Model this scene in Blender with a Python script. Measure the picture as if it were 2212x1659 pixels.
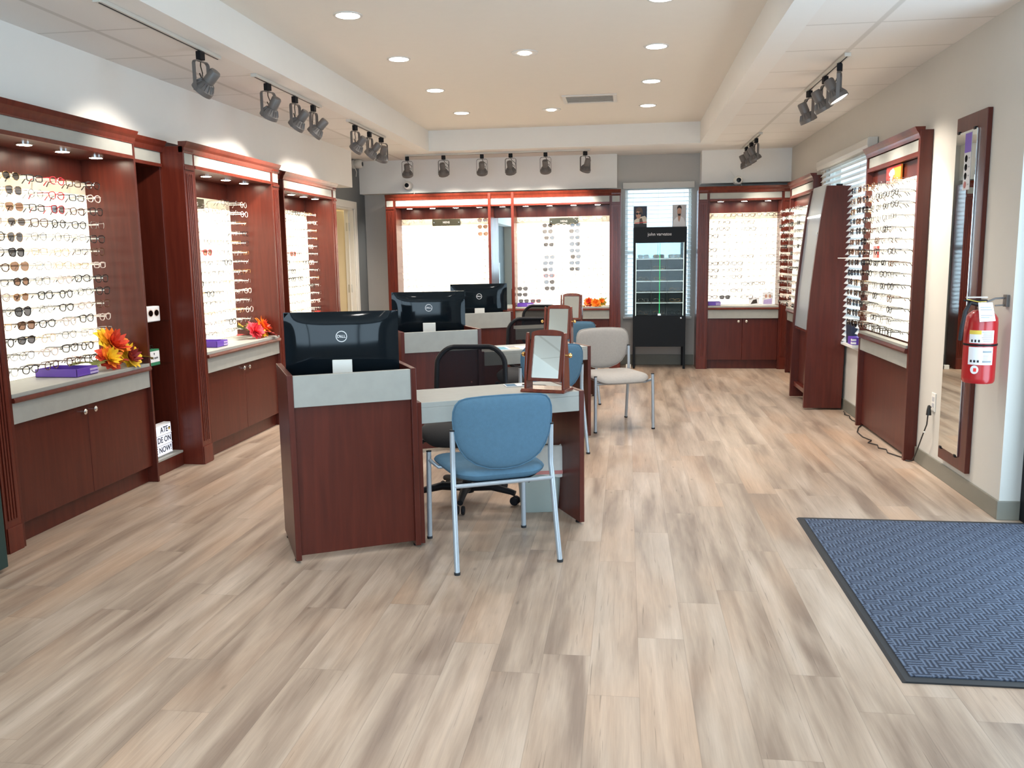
import bpy, math, random
from mathutils import Vector, Matrix
random.seed(7)
S = bpy.context.scene
for o in list(bpy.data.objects):
    bpy.data.objects.remove(o)
R = math.radians
COL = S.collection

# ------------------------------------------------------------------ camera
YAW, PITCH, ROLL, FPX, CAMH = 0.1334338, -0.14785039, -0.01470341, 1853.323, 1.39
_f = Vector((-math.sin(YAW)*math.cos(PITCH), math.cos(YAW)*math.cos(PITCH), math.sin(PITCH)))
_r = Vector((math.cos(YAW), math.sin(YAW), 0)); _u = _r.cross(_f)
_r2 = math.cos(ROLL)*_r + math.sin(ROLL)*_u; _u2 = -math.sin(ROLL)*_r + math.cos(ROLL)*_u
cam = bpy.data.objects.new('camera', bpy.data.cameras.new('camera')); COL.objects.link(cam)
cam.matrix_world = Matrix(((_r2.x, _u2.x, -_f.x, 0), (_r2.y, _u2.y, -_f.y, 0), (_r2.z, _u2.z, -_f.z, CAMH), (0, 0, 0, 1)))
cam.data.sensor_width = 36; cam.data.lens = FPX/2212*36; cam.data.clip_start = .05; cam.data.clip_end = 200
S.camera = cam
S.view_settings.view_transform = 'Standard'; S.view_settings.look = 'None'
S.view_settings.gamma = 1; S.view_settings.use_curve_mapping = False
S.view_settings.exposure = 0.27

# ------------------------------------------------------------------ world and daylight
W = bpy.data.worlds.new('sky'); S.world = W; W.use_nodes = True
_bg = W.node_tree.nodes['Background']; _bg.inputs[0].default_value = (.66, .82, 1, 1); _bg.inputs[1].default_value = 1.6
DAY = (.66, .81, 1.0); WARM = (1.0, .90, .78); NEUT = (1.0, .95, .89)
def light(name, kind, loc, energy, color, parent=None, rot=(0, 0, 0), **kw):
    d = bpy.data.lights.new(name, kind); d.energy = energy; d.color = color
    for k, v in kw.items(): setattr(d, k, v)
    o = bpy.data.objects.new(name, d); COL.objects.link(o); o.location = loc; o.rotation_euler = rot; o.parent = parent
    return o
# daylight through the storefront glass behind the camera and through the entrance on the right
light('storefront_daylight', 'AREA', (-.6, -2.25, 1.45), 210, DAY, rot=(R(90), 0, 0), shape='RECTANGLE', size=4.6, size_y=2.2)
light('entrance_daylight', 'AREA', (2.30, 3.55, 1.25), 55, DAY, rot=(0, R(90), 0), shape='RECTANGLE', size=2.2, size_y=1.7)

# ------------------------------------------------------------------ materials
def newmat(name):
    m = bpy.data.materials.new(name); m.use_nodes = True
    return m, m.node_tree, m.node_tree.nodes['Principled BSDF']
def L(nt, a, b): nt.links.new(a, b)
def node(nt, t, **kw):
    n = nt.nodes.new(t)
    for k, v in kw.items(): setattr(n, k, v)
    return n
def srgb(r, g, b):
    f = lambda c: ((c/255+.055)/1.055)**2.4 if c > 10 else c/255/12.92
    return (f(r), f(g), f(b), 1)
def math_n(nt, op, a, b=None):
    n = node(nt, 'ShaderNodeMath', operation=op)
    for i, v in enumerate((a, b)):
        if v is None: continue
        if isinstance(v, (int, float)): n.inputs[i].default_value = v
        else: L(nt, v, n.inputs[i])
    return n.outputs[0]
MATS = {}
def plain(name, col, rough=.5, metal=0, var=.06, scale=12, bump=0, bscale=200, coat=0, spec=.5, stretch=None):
    m, nt, p = newmat(name)
    tc = node(nt, 'ShaderNodeTexCoord'); n = node(nt, 'ShaderNodeTexNoise'); n.inputs['Scale'].default_value = scale; n.inputs['Detail'].default_value = 4
    src = tc.outputs['Object']
    if stretch:
        mp = node(nt, 'ShaderNodeMapping'); mp.inputs['Scale'].default_value = stretch; L(nt, src, mp.inputs[0]); src = mp.outputs[0]
    L(nt, src, n.inputs['Vector'])
    mx = node(nt, 'ShaderNodeMix', data_type='RGBA'); L(nt, n.outputs[0], mx.inputs[0])
    mx.inputs[6].default_value = tuple(c*(1-var) for c in col[:3])+(1,); mx.inputs[7].default_value = tuple(min(1, c*(1+var)) for c in col[:3])+(1,)
    L(nt, mx.outputs[2], p.inputs['Base Color'])
    p.inputs['Roughness'].default_value = rough; p.inputs['Metallic'].default_value = metal
    p.inputs['Coat Weight'].default_value = coat; p.inputs['Specular IOR Level'].default_value = spec
    if bump:
        n2 = node(nt, 'ShaderNodeTexNoise'); n2.inputs['Scale'].default_value = bscale; L(nt, tc.outputs['Object'], n2.inputs['Vector'])
        b = node(nt, 'ShaderNodeBump'); b.inputs['Strength'].default_value = bump; b.inputs['Distance'].default_value = .002
        L(nt, n2.outputs[0], b.inputs['Height']); L(nt, b.outputs[0], p.inputs['Normal'])
    MATS[name] = m; return m
def emit(name, col, st):
    m, nt, p = newmat(name); p.inputs['Base Color'].default_value = tuple(col[:3])+(1,)
    p.inputs['Emission Color'].default_value = tuple(col[:3])+(1,); p.inputs['Emission Strength'].default_value = st
    MATS[name] = m; return m
M = MATS
def wood(name, c1, c2, rough=.34, coat=.12):
    m, nt, p = newmat(name); tc = node(nt, 'ShaderNodeTexCoord'); mp = node(nt, 'ShaderNodeMapping'); mp.inputs['Scale'].default_value = (14, 14, 1.1)
    L(nt, tc.outputs['Object'], mp.inputs[0]); n = node(nt, 'ShaderNodeTexNoise'); n.inputs['Scale'].default_value = 2.2; n.inputs['Detail'].default_value = 6; n.inputs['Distortion'].default_value = .6
    L(nt, mp.outputs[0], n.inputs['Vector']); cr = node(nt, 'ShaderNodeValToRGB'); L(nt, n.outputs[0], cr.inputs[0])
    cr.color_ramp.elements[0].position = .3; cr.color_ramp.elements[0].color = c1; cr.color_ramp.elements[1].position = .72; cr.color_ramp.elements[1].color = c2
    L(nt, cr.outputs[0], p.inputs['Base Color']); p.inputs['Roughness'].default_value = rough; p.inputs['Coat Weight'].default_value = coat; p.inputs['Coat Roughness'].default_value = .22; p.inputs['Specular IOR Level'].default_value = .32
    MATS[name] = m; return m
wood('cherry', (.066, .0105, .0060, 1), (.100, .0175, .0095, 1))
wood('cherry_trim', (.090, .0135, .0075, 1), (.135, .023, .012, 1), .28, .2)
wood('mirror_wood', (.085, .012, .006, 1), (.17, .03, .012, 1), .2, .5)
plain('laminate', (.335, .34, .315, 1), .45, var=.10, scale=18)
plain('wall_paint', (.60, .575, .525, 1), .75, var=.015, bump=.08)
plain('soffit_paint', (.84, .83, .80, 1), .75, var=.015)
plain('grey_paint', (.155, .17, .18, 1), .7, var=.02)
plain('back_shade_paint', (.50, .48, .45, 1), .75, var=.02)  # back wall colour darkened to carry the shade of its recess
plain('tray_paint', (.82, .78, .71, 1), .8, var=.015)
plain('cream_paint', (.78, .68, .47, 1), .7, var=.02)
plain('trim_white', (.78, .77, .72, 1), .4, var=.02)
plain('vinyl_base', (.20, .19, .155, 1), .45, var=.04)
plain('panel_cream', (.82, .76, .62, 1), .35, var=.02)
plain('black_plastic', (.011, .011, .013, 1), .5, var=.1, spec=.15)
plain('gloss_black', (.004, .007, .010, 1), .06, var=.05, spec=.20)
plain('dark_fabric', (.012, .012, .014, 1), .85, var=.2, bump=.3)
plain('chair_blue', (.070, .155, .235, 1), .9, var=.12, scale=60, bump=.5, bscale=420)
plain('chair_grey', (.33, .31, .29, 1), .9, var=.10, scale=60, bump=.5, bscale=420)
plain('silver_paint', (.42, .47, .52, 1), .38, metal=.45, var=.03)
plain('chrome', (.75, .74, .72, 1), .15, metal=1, var=.02)
plain('brass', (.85, .55, .2, 1), .18, metal=1, var=.03)
plain('track_grey', (.145, .132, .125, 1), .45, metal=.15, var=.04)
plain('track_white', (.62, .60, .55, 1), .4, var=.02)
plain('red_paint', (.42, .012, .014, 1), .3, var=.05, coat=.3)
plain('white_paper', (.78, .78, .80, 1), .6, var=.02)
plain('yellow_paper', (.75, .55, .08, 1), .6, var=.02)
plain('purple_box', (.13, .055, .40, 1), .35, var=.05)
plain('purple_clear', (.45, .36, .62, 1), .25, var=.2, scale=40)
plain('rubber', (.016, .018, .022, 1), .7, var=.1)
plain('cord', (.012, .011, .010, 1), .5, var=.1)
plain('case_black', (.008, .010, .013, 1), .5, var=.1, spec=.18)
plain('case_inner', (.10, .12, .12, 1), .6, var=.1)
plain('shelf_alu', (.60, .62, .60, 1), .3, metal=.4, var=.02)
plain('bin_plastic', (.40, .47, .45, 1), .45, var=.05)
plain('bag_plastic', (.72, .74, .72, 1), .35, var=.08, scale=30, bump=.6, bscale=40)
plain('bag_red', (.62, .25, .24, 1), .4, var=.1)
plain('green_paint', (.010, .035, .032, 1), .4, var=.1)
plain('green_card', (.03, .20, .10, 1), .5, var=.05)
plain('pink_card', (.75, .50, .55, 1), .4, var=.05)
plain('ink', (.012, .012, .015, 1), .5, var=.1)
plain('ink_grey', (.25, .26, .28, 1), .5, var=.1)
plain('sign_plate', (.10, .095, .065, 1), .3, metal=.5, var=.05)
plain('flower_red', (.62, .045, .012, 1), .6, var=.25, scale=60)
plain('flower_pink', (.75, .05, .07, 1), .6, var=.25, scale=60)
plain('flower_orange', (.85, .20, .01, 1), .6, var=.25, scale=60)
plain('flower_yellow', (.88, .52, .015, 1), .6, var=.2, scale=60)
plain('leaf_green', (.10, .12, .015, 1), .6, var=.4, scale=50)
plain('leaf_gold', (.38, .28, .03, 1), .6, var=.3, scale=50)
plain('leaf_red', (.28, .02, .02, 1), .6, var=.3, scale=50)
plain('vent_white', (.68, .66, .62, 1), .5, var=.02)
plain('slat', (.80, .84, .85, 1), .5, var=.02)
plain('skin', (.50, .28, .20, 1), .6, var=.05)
plain('photo_navy', (.015, .02, .045, 1), .5, var=.1)
plain('photo_brown', (.10, .06, .04, 1), .5, var=.3)
plain('photo_cream', (.65, .58, .48, 1), .5, var=.05)
plain('photo_grey', (.50, .50, .52, 1), .5, var=.03)
plain('hair', (.03, .018, .012, 1), .6, var=.2)
plain('teal_photo', (.10, .28, .36, 1), .5, var=.5, scale=25)
plain('peach_photo', (.75, .35, .25, 1), .5, var=.3, scale=25)
plain('peg', (.80, .78, .72, 1), .25, var=.02)
plain('sign_red', (.80, .04, .03, 1), .4, var=.05)
plain('sign_orange', (.90, .28, .03, 1), .4, var=.05)
for n_, c_, r_, me_ in (('fr_black', (.012, .012, .014, 1), .25, 0), ('fr_brown', (.10, .04, .02, 1), .25, 0), ('fr_red', (.5, .02, .035, 1), .25, 0),
                        ('fr_silver', (.45, .45, .46, 1), .2, 1), ('fr_gold', (.7, .45, .2, 1), .2, 1), ('fr_blue', (.03, .06, .16, 1), .25, 0),
                        ('fr_pink', (.72, .60, .54, 1), .25, 0), ('fr_gun', (.06, .06, .065, 1), .25, .8)):
    plain(n_, c_, r_, metal=me_)
emit('downlight_glow', (1, .95, .86), 14); emit('puck_glow', (1, .88, .70), 90); emit('spot_glow', (1, .92, .8), 5)
emit('panel_glow', (1, .945, .80), 1.12); emit('case_glow', (.80, 1, .88), 1.2); emit('case_edge_glow', (.02, 1, .25), .7); emit('lightbox', (.80, .85, 1), .45)
def seethrough(name, col, gloss=.08, rough=.03, alpha=0.0, diff=(.8, .8, .8, 1)):
    m, nt, p = newmat(name); out = nt.nodes['Material Output']
    t = node(nt, 'ShaderNodeBsdfTransparent'); t.inputs[0].default_value = col
    g = node(nt, 'ShaderNodeBsdfGlossy'); g.inputs['Roughness'].default_value = rough
    a = node(nt, 'ShaderNodeMixShader'); a.inputs[0].default_value = gloss; L(nt, t.outputs[0], a.inputs[1]); L(nt, g.outputs[0], a.inputs[2])
    p.inputs['Base Color'].default_value = diff; p.inputs['Roughness'].default_value = .6
    b = node(nt, 'ShaderNodeMixShader'); b.inputs[0].default_value = alpha; L(nt, a.outputs[0], b.inputs[1]); L(nt, p.outputs[0], b.inputs[2])
    L(nt, b.outputs[0], out.inputs[0]); MATS[name] = m; return m
seethrough('glass', (.93, .97, .96, 1), .04); seethrough('case_glass', (.95, .98, .97, 1), .012); seethrough('clear_lens', (.96, .96, .96, 1), .05)
seethrough('lens_smoke', (.12, .12, .135, 1), .06); seethrough('lens_brown', (.24, .15, .115, 1), .06)
seethrough('mesh_fabric', (1, 1, 1, 1), 0.0, alpha=.82, diff=(.010, .010, .012, 1)); MATS['mesh_fabric'].node_tree.nodes['Principled BSDF'].inputs['Specular IOR Level'].default_value = .05
seethrough('frosted', (.75, .8, .84, 1), .5, .22, alpha=.42, diff=(.52, .57, .62, 1))
def mirror_mat(name, c_):
    m, nt, p = newmat(name); p.inputs['Metallic'].default_value = 1; p.inputs['Roughness'].default_value = .01; p.inputs['Base Color'].default_value = c_; MATS[name] = m
mirror_mat('mirror', (.82, .86, .83, 1)); mirror_mat('tinted_mirror', (.16, .22, .25, 1))

def floor_mat():
    m, nt, p = newmat('plank_floor'); tc = node(nt, 'ShaderNodeTexCoord'); sx = node(nt, 'ShaderNodeSeparateXYZ'); L(nt, tc.outputs['Object'], sx.inputs[0])
    X = math_n(nt, 'DIVIDE', math_n(nt, 'ADD', sx.outputs[0], 10.048), .1655); row = math_n(nt, 'FLOOR', X); fx = math_n(nt, 'FRACT', X)
    wn = node(nt, 'ShaderNodeTexWhiteNoise', noise_dimensions='1D'); L(nt, row, wn.inputs['W'])
    Y = math_n(nt, 'ADD', math_n(nt, 'DIVIDE', math_n(nt, 'ADD', sx.outputs[1], 20), 1.22), math_n(nt, 'MULTIPLY', wn.outputs[0], 7.3))
    cl = math_n(nt, 'FLOOR', Y); fy = math_n(nt, 'FRACT', Y)
    cb = node(nt, 'ShaderNodeCombineXYZ'); L(nt, row, cb.inputs[0]); L(nt, cl, cb.inputs[1])
    w2 = node(nt, 'ShaderNodeTexWhiteNoise', noise_dimensions='2D'); L(nt, cb.outputs[0], w2.inputs['Vector'])
    off = node(nt, 'ShaderNodeVectorMath', operation='SCALE'); L(nt, w2.outputs['Color'], off.inputs[0]); off.inputs['Scale'].default_value = 30
    ad = node(nt, 'ShaderNodeVectorMath', operation='ADD'); L(nt, tc.outputs['Object'], ad.inputs[0]); L(nt, off.outputs[0], ad.inputs[1])
    def nz(scale, sc, det=5, dist=0.0):
        mp = node(nt, 'ShaderNodeMapping'); mp.inputs['Scale'].default_value = scale; L(nt, ad.outputs[0], mp.inputs[0])
        n = node(nt, 'ShaderNodeTexNoise'); n.inputs['Scale'].default_value = sc; n.inputs['Detail'].default_value = det; n.inputs['Distortion'].default_value = dist
        L(nt, mp.outputs[0], n.inputs['Vector']); return n.outputs[0]
    big0 = nz((10, 1.0, 1), 1.0, 4, .4); grain = nz((52, 3.0, 1), 1.0, 6, .7); fine = nz((260, 9, 1), 1.0, 3); tone = nz((2.0, .9, 1), 1.0, 2)
    mpg = node(nt, 'ShaderNodeMapping'); mpg.inputs['Scale'].default_value = (8, .8, 1); L(nt, tc.outputs['Object'], mpg.inputs[0])
    ng = node(nt, 'ShaderNodeTexNoise'); ng.inputs['Scale'].default_value = 1; ng.inputs['Detail'].default_value = 5; ng.inputs['Distortion'].default_value = .5; L(nt, mpg.outputs[0], ng.inputs['Vector'])
    big = math_n(nt, 'ADD', math_n(nt, 'MULTIPLY', big0, .55), math_n(nt, 'MULTIPLY', ng.outputs[0], .45))
    c1 = node(nt, 'ShaderNodeValToRGB'); L(nt, big, c1.inputs[0]); e = c1.color_ramp.elements
    e[0].position = .37; e[0].color = srgb(133, 114, 100); e[1].position = .64; e[1].color = srgb(190, 172, 156)
    k = c1.color_ramp.elements.new(.5); k.color = srgb(168, 149, 132)
    mo = node(nt, 'ShaderNodeMix', data_type='RGBA', blend_type='MIX'); L(nt, c1.outputs[0], mo.inputs[6]); mo.inputs[7].default_value = srgb(186, 152, 124)
    tr = node(nt, 'ShaderNodeMapRange'); L(nt, tone, tr.inputs[0]); tr.inputs[1].default_value = .5; tr.inputs[2].default_value = .75; tr.inputs[4].default_value = .55; L(nt, tr.outputs[0], mo.inputs[0])
    g1 = node(nt, 'ShaderNodeMapRange'); L(nt, grain, g1.inputs[0]); g1.inputs[1].default_value = .3; g1.inputs[2].default_value = .7; g1.inputs[3].default_value = .90; g1.inputs[4].default_value = 1.06
    g2 = node(nt, 'ShaderNodeMapRange'); L(nt, fine, g2.inputs[0]); g2.inputs[1].default_value = .3; g2.inputs[2].default_value = .7; g2.inputs[3].default_value = .95; g2.inputs[4].default_value = 1.05
    g3 = node(nt, 'ShaderNodeMapRange'); L(nt, w2.outputs[0], g3.inputs[0]); g3.inputs[3].default_value = .97; g3.inputs[4].default_value = 1.02
    f = math_n(nt, 'MULTIPLY', math_n(nt, 'MULTIPLY', g1.outputs[0], g2.outputs[0]), g3.outputs[0])
    # knots and cracks
    mp = node(nt, 'ShaderNodeMapping'); mp.inputs['Scale'].default_value = (7, 2.6, 1); L(nt, ad.outputs[0], mp.inputs[0])
    vo = node(nt, 'ShaderNodeTexVoronoi'); vo.inputs['Scale'].default_value = 1; L(nt, mp.outputs[0], vo.inputs['Vector'])
    kn = node(nt, 'ShaderNodeMapRange'); L(nt, vo.outputs['Distance'], kn.inputs[0]); kn.inputs[1].default_value = .015; kn.inputs[2].default_value = .07; kn.inputs[3].default_value = .68; kn.inputs[4].default_value = 1
    f = math_n(nt, 'MULTIPLY', f, kn.outputs[0])
    crk = nz((130, 2.2, 1), 1.0, 2, 1.5); ck = node(nt, 'ShaderNodeMapRange'); L(nt, crk, ck.inputs[0]); ck.inputs[1].default_value = .69; ck.inputs[2].default_value = .73; ck.inputs[3].default_value = 1; ck.inputs[4].default_value = .60
    f = math_n(nt, 'MULTIPLY', f, ck.outputs[0])
    sa = math_n(nt, 'MINIMUM', math_n(nt, 'MULTIPLY', fx, .1655), math_n(nt, 'MULTIPLY', math_n(nt, 'SUBTRACT', 1, fx), .1655))
    sb = math_n(nt, 'MINIMUM', math_n(nt, 'MULTIPLY', fy, 1.22), math_n(nt, 'MULTIPLY', math_n(nt, 'SUBTRACT', 1, fy), 1.22))
    se = node(nt, 'ShaderNodeMapRange'); L(nt, math_n(nt, 'MINIMUM', sa, sb), se.inputs[0]); se.inputs[1].default_value = .0006; se.inputs[2].default_value = .0018; se.inputs[3].default_value = .78; se.inputs[4].default_value = 1
    f = math_n(nt, 'MULTIPLY', f, se.outputs[0])
    vm = node(nt, 'ShaderNodeVectorMath', operation='SCALE'); L(nt, mo.outputs[2], vm.inputs[0]); L(nt, f, vm.inputs['Scale'])
    L(nt, vm.outputs[0], p.inputs['Base Color']); p.inputs['Roughness'].default_value = .38; p.inputs['Specular IOR Level'].default_value = .45
    b = node(nt, 'ShaderNodeBump'); b.inputs['Strength'].default_value = .12; b.inputs['Distance'].default_value = .002; L(nt, f, b.inputs['Height']); L(nt, b.outputs[0], p.inputs['Normal'])
    MATS['plank_floor'] = m
floor_mat()
def tile_mat():
    m, nt, p = newmat('ceiling_tile'); tc = node(nt, 'ShaderNodeTexCoord'); sx = node(nt, 'ShaderNodeSeparateXYZ'); L(nt, tc.outputs['Object'], sx.inputs[0])
    def line(c, period, phase, w):
        fr = math_n(nt, 'FRACT', math_n(nt, 'DIVIDE', math_n(nt, 'ADD', c, 60.96-phase+period/2), period))
        d = math_n(nt, 'MULTIPLY', math_n(nt, 'ABSOLUTE', math_n(nt, 'SUBTRACT', fr, .5)), period); return d
    dy = line(sx.outputs[1], .6096, 5.04, .012); 
    dx = math_n(nt, 'MINIMUM', math_n(nt, 'ABSOLUTE', math_n(nt, 'SUBTRACT', sx.outputs[0], 1.333)), math_n(nt, 'ABSOLUTE', math_n(nt, 'ADD', sx.outputs[0], 2.79)))
    def bands(d, w):
        a = node(nt, 'ShaderNodeMapRange'); L(nt, d, a.inputs[0]); a.inputs[1].default_value = w; a.inputs[2].default_value = w+.0025; a.inputs[3].default_value = 1; a.inputs[4].default_value = 0
        b = node(nt, 'ShaderNodeMapRange'); L(nt, d, b.inputs[0]); b.inputs[1].default_value = w+.001; b.inputs[2].default_value = w+.008; b.inputs[3].default_value = 1; b.inputs[4].default_value = 0
        return a.outputs[0], b.outputs[0]
    a1, b1 = bands(dy, .004); a2, b2 = bands(dx, .011)
    tee = math_n(nt, 'MAXIMUM', a1, a2); edge = math_n(nt, 'SUBTRACT', math_n(nt, 'MAXIMUM', b1, b2), tee)  # soft dark fringe paints the shading of tile edges beside the tees
    n = node(nt, 'ShaderNodeTexNoise'); n.inputs['Scale'].default_value = 260; L(nt, tc.outputs['Object'], n.inputs['Vector'])
    c = node(nt, 'ShaderNodeMix', data_type='RGBA'); L(nt, n.outputs[0], c.inputs[0]); c.inputs[6].default_value = (.78, .75, .71, 1); c.inputs[7].default_value = (.88, .85, .81, 1)
    c2 = node(nt, 'ShaderNodeMix', data_type='RGBA'); L(nt, math_n(nt, 'MULTIPLY', edge, .38), c2.inputs[0]); L(nt, c.outputs[2], c2.inputs[6]); c2.inputs[7].default_value = (.25, .22, .19, 1)
    c3 = node(nt, 'ShaderNodeMix', data_type='RGBA'); L(nt, tee, c3.inputs[0]); L(nt, c2.outputs[2], c3.inputs[6]); c3.inputs[7].default_value = (.66, .63, .58, 1)
    L(nt, c3.outputs[2], p.inputs['Base Color']); p.inputs['Roughness'].default_value = .85; MATS['ceiling_tile'] = m
tile_mat()
def mat_mat():
    m, nt, p = newmat('entrance_carpet'); tc = node(nt, 'ShaderNodeTexCoord'); sx = node(nt, 'ShaderNodeSeparateXYZ')
    mp = node(nt, 'ShaderNodeMapping'); mp.inputs['Rotation'].default_value = (0, 0, 0); L(nt, tc.outputs['Object'], mp.inputs[0]); L(nt, mp.outputs[0], sx.inputs[0])
    cs = .052
    X = math_n(nt, 'DIVIDE', sx.outputs[0], cs); Y = math_n(nt, 'DIVIDE', sx.outputs[1], cs)
    par = math_n(nt, 'MODULO', math_n(nt, 'ADD', math_n(nt, 'FLOOR', X), math_n(nt, 'ADD', math_n(nt, 'FLOOR', Y), 400)), 2)
    sX = math_n(nt, 'SINE', math_n(nt, 'MULTIPLY', X, 6.2832*3)); sY = math_n(nt, 'SINE', math_n(nt, 'MULTIPLY', Y, 6.2832*3))
    mx = node(nt, 'ShaderNodeMix', data_type='FLOAT'); L(nt, par, mx.inputs[0]); L(nt, sX, mx.inputs[2]); L(nt, sY, mx.inputs[3])
    n = node(nt, 'ShaderNodeTexNoise'); n.inputs['Scale'].default_value = 160; n.inputs['Detail'].default_value = 3; L(nt, tc.outputs['Object'], n.inputs['Vector'])
    h = math_n(nt, 'ADD', math_n(nt, 'MULTIPLY', mx.outputs[0], .5), math_n(nt, 'MULTIPLY', n.outputs[0], .9))
    cr = node(nt, 'ShaderNodeValToRGB'); L(nt, h, cr.inputs[0]); cr.color_ramp.elements[0].position = .12; cr.color_ramp.elements[0].color = (.018, .026, .048, 1); cr.color_ramp.elements[1].position = .95; cr.color_ramp.elements[1].color = (.105, .135, .20, 1)
    L(nt, cr.outputs[0], p.inputs['Base Color']); p.inputs['Roughness'].default_value = .95
    b = node(nt, 'ShaderNodeBump'); b.inputs['Strength'].default_value = .7; b.inputs['Distance'].default_value = .004; L(nt, h, b.inputs['Height']); L(nt, b.outputs[0], p.inputs['Normal'])
    MATS['entrance_carpet'] = m
mat_mat()

# ------------------------------------------------------------------ mesh builder
class MB:
    def __init__(s): s.v = []; s.f = []; s.m = []; s.mi = 0
    def add(s, vs, fs):
        b = len(s.v); s.v += [tuple(v) for v in vs]; s.f += [tuple(i+b for i in f) for f in fs]; s.m += [s.mi]*len(fs); return s
    def box(s, x0, x1, y0, y1, z0, z1):
        return s.add([(x0,y0,z0),(x1,y0,z0),(x1,y1,z0),(x0,y1,z0),(x0,y0,z1),(x1,y0,z1),(x1,y1,z1),(x0,y1,z1)],
                     [(0,3,2,1),(4,5,6,7),(0,1,5,4),(1,2,6,5),(2,3,7,6),(3,0,4,7)])
    def prism(s, poly, axis, a, b):      # poly: 2D points (in the two remaining axes, in order), extruded along axis from a to b
        n = len(poly)
        def P(p, t): return {'x': (t, p[0], p[1]), 'y': (p[0], t, p[1]), 'z': (p[0], p[1], t)}[axis]
        vs = [P(p, a) for p in poly]+[P(p, b) for p in poly]
        fs = [tuple(range(n-1, -1, -1)), tuple(range(n, 2*n))]+[(i, (i+1) % n, n+(i+1) % n, n+i) for i in range(n)]
        return s.add(vs, fs)
    def lathe(s, prof, seg=20, c=(0,0,0), axis='z', cap=True):
        vs = []; fs = []; n = len(prof)
        for i in range(seg):
            a = 2*math.pi*i/seg
            for r, h in prof:
                p = (r*math.cos(a), r*math.sin(a), h)
                if axis == 'x': p = (h, p[0], p[1])
                elif axis == 'y': p = (p[0], h, p[1])
                vs.append((p[0]+c[0], p[1]+c[1], p[2]+c[2]))
        for i in range(seg):
            j = (i+1) % seg
            for k in range(n-1): fs.append((i*n+k, j*n+k, j*n+k+1, i*n+k+1))
        if cap:
            fs.append(tuple(i*n for i in range(seg-1, -1, -1))); fs.append(tuple(i*n+n-1 for i in range(seg)))
        return s.add(vs, fs)
    def tube(s, path, r, seg=10, closed=False, cap=True):
        P = [Vector(p) for p in path]; n = len(P); vs = []; fs = []; rr = r if isinstance(r, (list, tuple)) else [r]*n
        T = []
        for i in range(n):
            a = P[(i-1) % n] if (closed or i > 0) else P[i]; b = P[(i+1) % n] if (closed or i < n-1) else P[i]
            t = (b-a); T.append(t.normalized() if t.length > 1e-9 else Vector((0,0,1)))
        up = Vector((0,0,1)) if abs(T[0].z) < .9 else Vector((1,0,0))
        U = (up-T[0]*up.dot(T[0])).normalized()
        for i in range(n):
            U = (U-T[i]*U.dot(T[i])).normalized(); V = T[i].cross(U)
            for k in range(seg):
                a = 2*math.pi*k/seg; vs.append(P[i]+(U*math.cos(a)+V*math.sin(a))*rr[i])
        m = n if closed else n-1
        for i in range(m):
            j = (i+1) % n
            for k in range(seg): l = (k+1) % seg; fs.append((i*seg+k, i*seg+l, j*seg+l, j*seg+k))
        if cap and not closed: fs.append(tuple(range(seg-1, -1, -1))); fs.append(tuple((n-1)*seg+k for k in range(seg)))
        return s.add(vs, fs)
    def cushion(s, outline, pos, t, rings=(0, .35, .6, .8, .92, .98, 1.0)):
        # outline: 2D points; pos(u,v,w) -> 3D ; w is the thickness offset
        n = len(outline); cx = sum(p[0] for p in outline)/n; cy = sum(p[1] for p in outline)/n; vs = []; fs = []
        for side in (1, -1):
            for q in rings:
                w = side*t*math.sqrt(max(0, 1-q**6))
                for p in outline: vs.append(pos(cx+(p[0]-cx)*q, cy+(p[1]-cy)*q, w))
        m = len(rings)
        for si in range(2):
            o = si*m*n
            for k in range(m-1):
                for i in range(n):
                    j = (i+1) % n; a = (o+k*n+i, o+k*n+j, o+(k+1)*n+j, o+(k+1)*n+i)
                    fs.append(a if si == 0 else a[::-1])
        return s.add(vs, fs)
    def mesh(s, name, mats, smooth=False):
        me = bpy.data.meshes.new(name); me.from_pydata(s.v, [], s.f)
        for m in mats: me.materials.append(MATS[m])
        if len(mats) > 1: me.polygons.foreach_set('material_index', s.m)
        if smooth: me.polygons.foreach_set('use_smooth', [True]*len(s.f))
        me.update(); return me
    def obj(s, name, mats, parent=None, bevel=0, smooth=False, label=None, sub=0):
        if isinstance(mats, str): mats = [mats]
        o = bpy.data.objects.new(name, s.mesh(name, mats, smooth)); COL.objects.link(o); o.parent = parent
        if bevel:
            b = o.modifiers.new('bevel', 'BEVEL'); b.width = bevel; b.segments = 2; b.limit_method = 'ANGLE'; b.angle_limit = R(50)
        if sub: b = o.modifiers.new('sub', 'SUBSURF'); b.levels = sub; b.render_levels = sub
        if smooth and not sub:
            try: o.data.set_sharp_from_angle(angle=R(45))
            except Exception: pass
        if label: o['label'] = label
        return o
def box(name, m, parent, x0, x1, y0, y1, z0, z1, bevel=.0015, label=None):
    return MB().box(x0, x1, y0, y1, z0, z1).obj(name, m, parent, bevel, label=label)
def thing(name, label, cat, loc=(0,0,0), rz=0, group=None):
    o = bpy.data.objects.new(name, None); COL.objects.link(o); o.empty_display_size = .1
    o.location = loc; o.rotation_euler = (0, 0, R(rz)); o['label'] = label; o['category'] = cat
    if group: o['group'] = group
    return o
def tag(o, label, cat, group=None):
    o['label'] = label; o['category'] = cat
    if group: o['group'] = group
    return o
def struct(o): o['kind'] = 'structure'; return o
def dup(root, loc, rz, label, group=None):
    r = root.copy(); COL.objects.link(r); r.location = loc; r.rotation_euler = (0, 0, R(rz)); r['label'] = label
    if group: r['group'] = group
    def rec(src, dst):
        for ch in list(src.children):
            c = ch.copy(); COL.objects.link(c); c.parent = dst; rec(ch, c)
    rec(root, r); return r
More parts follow.
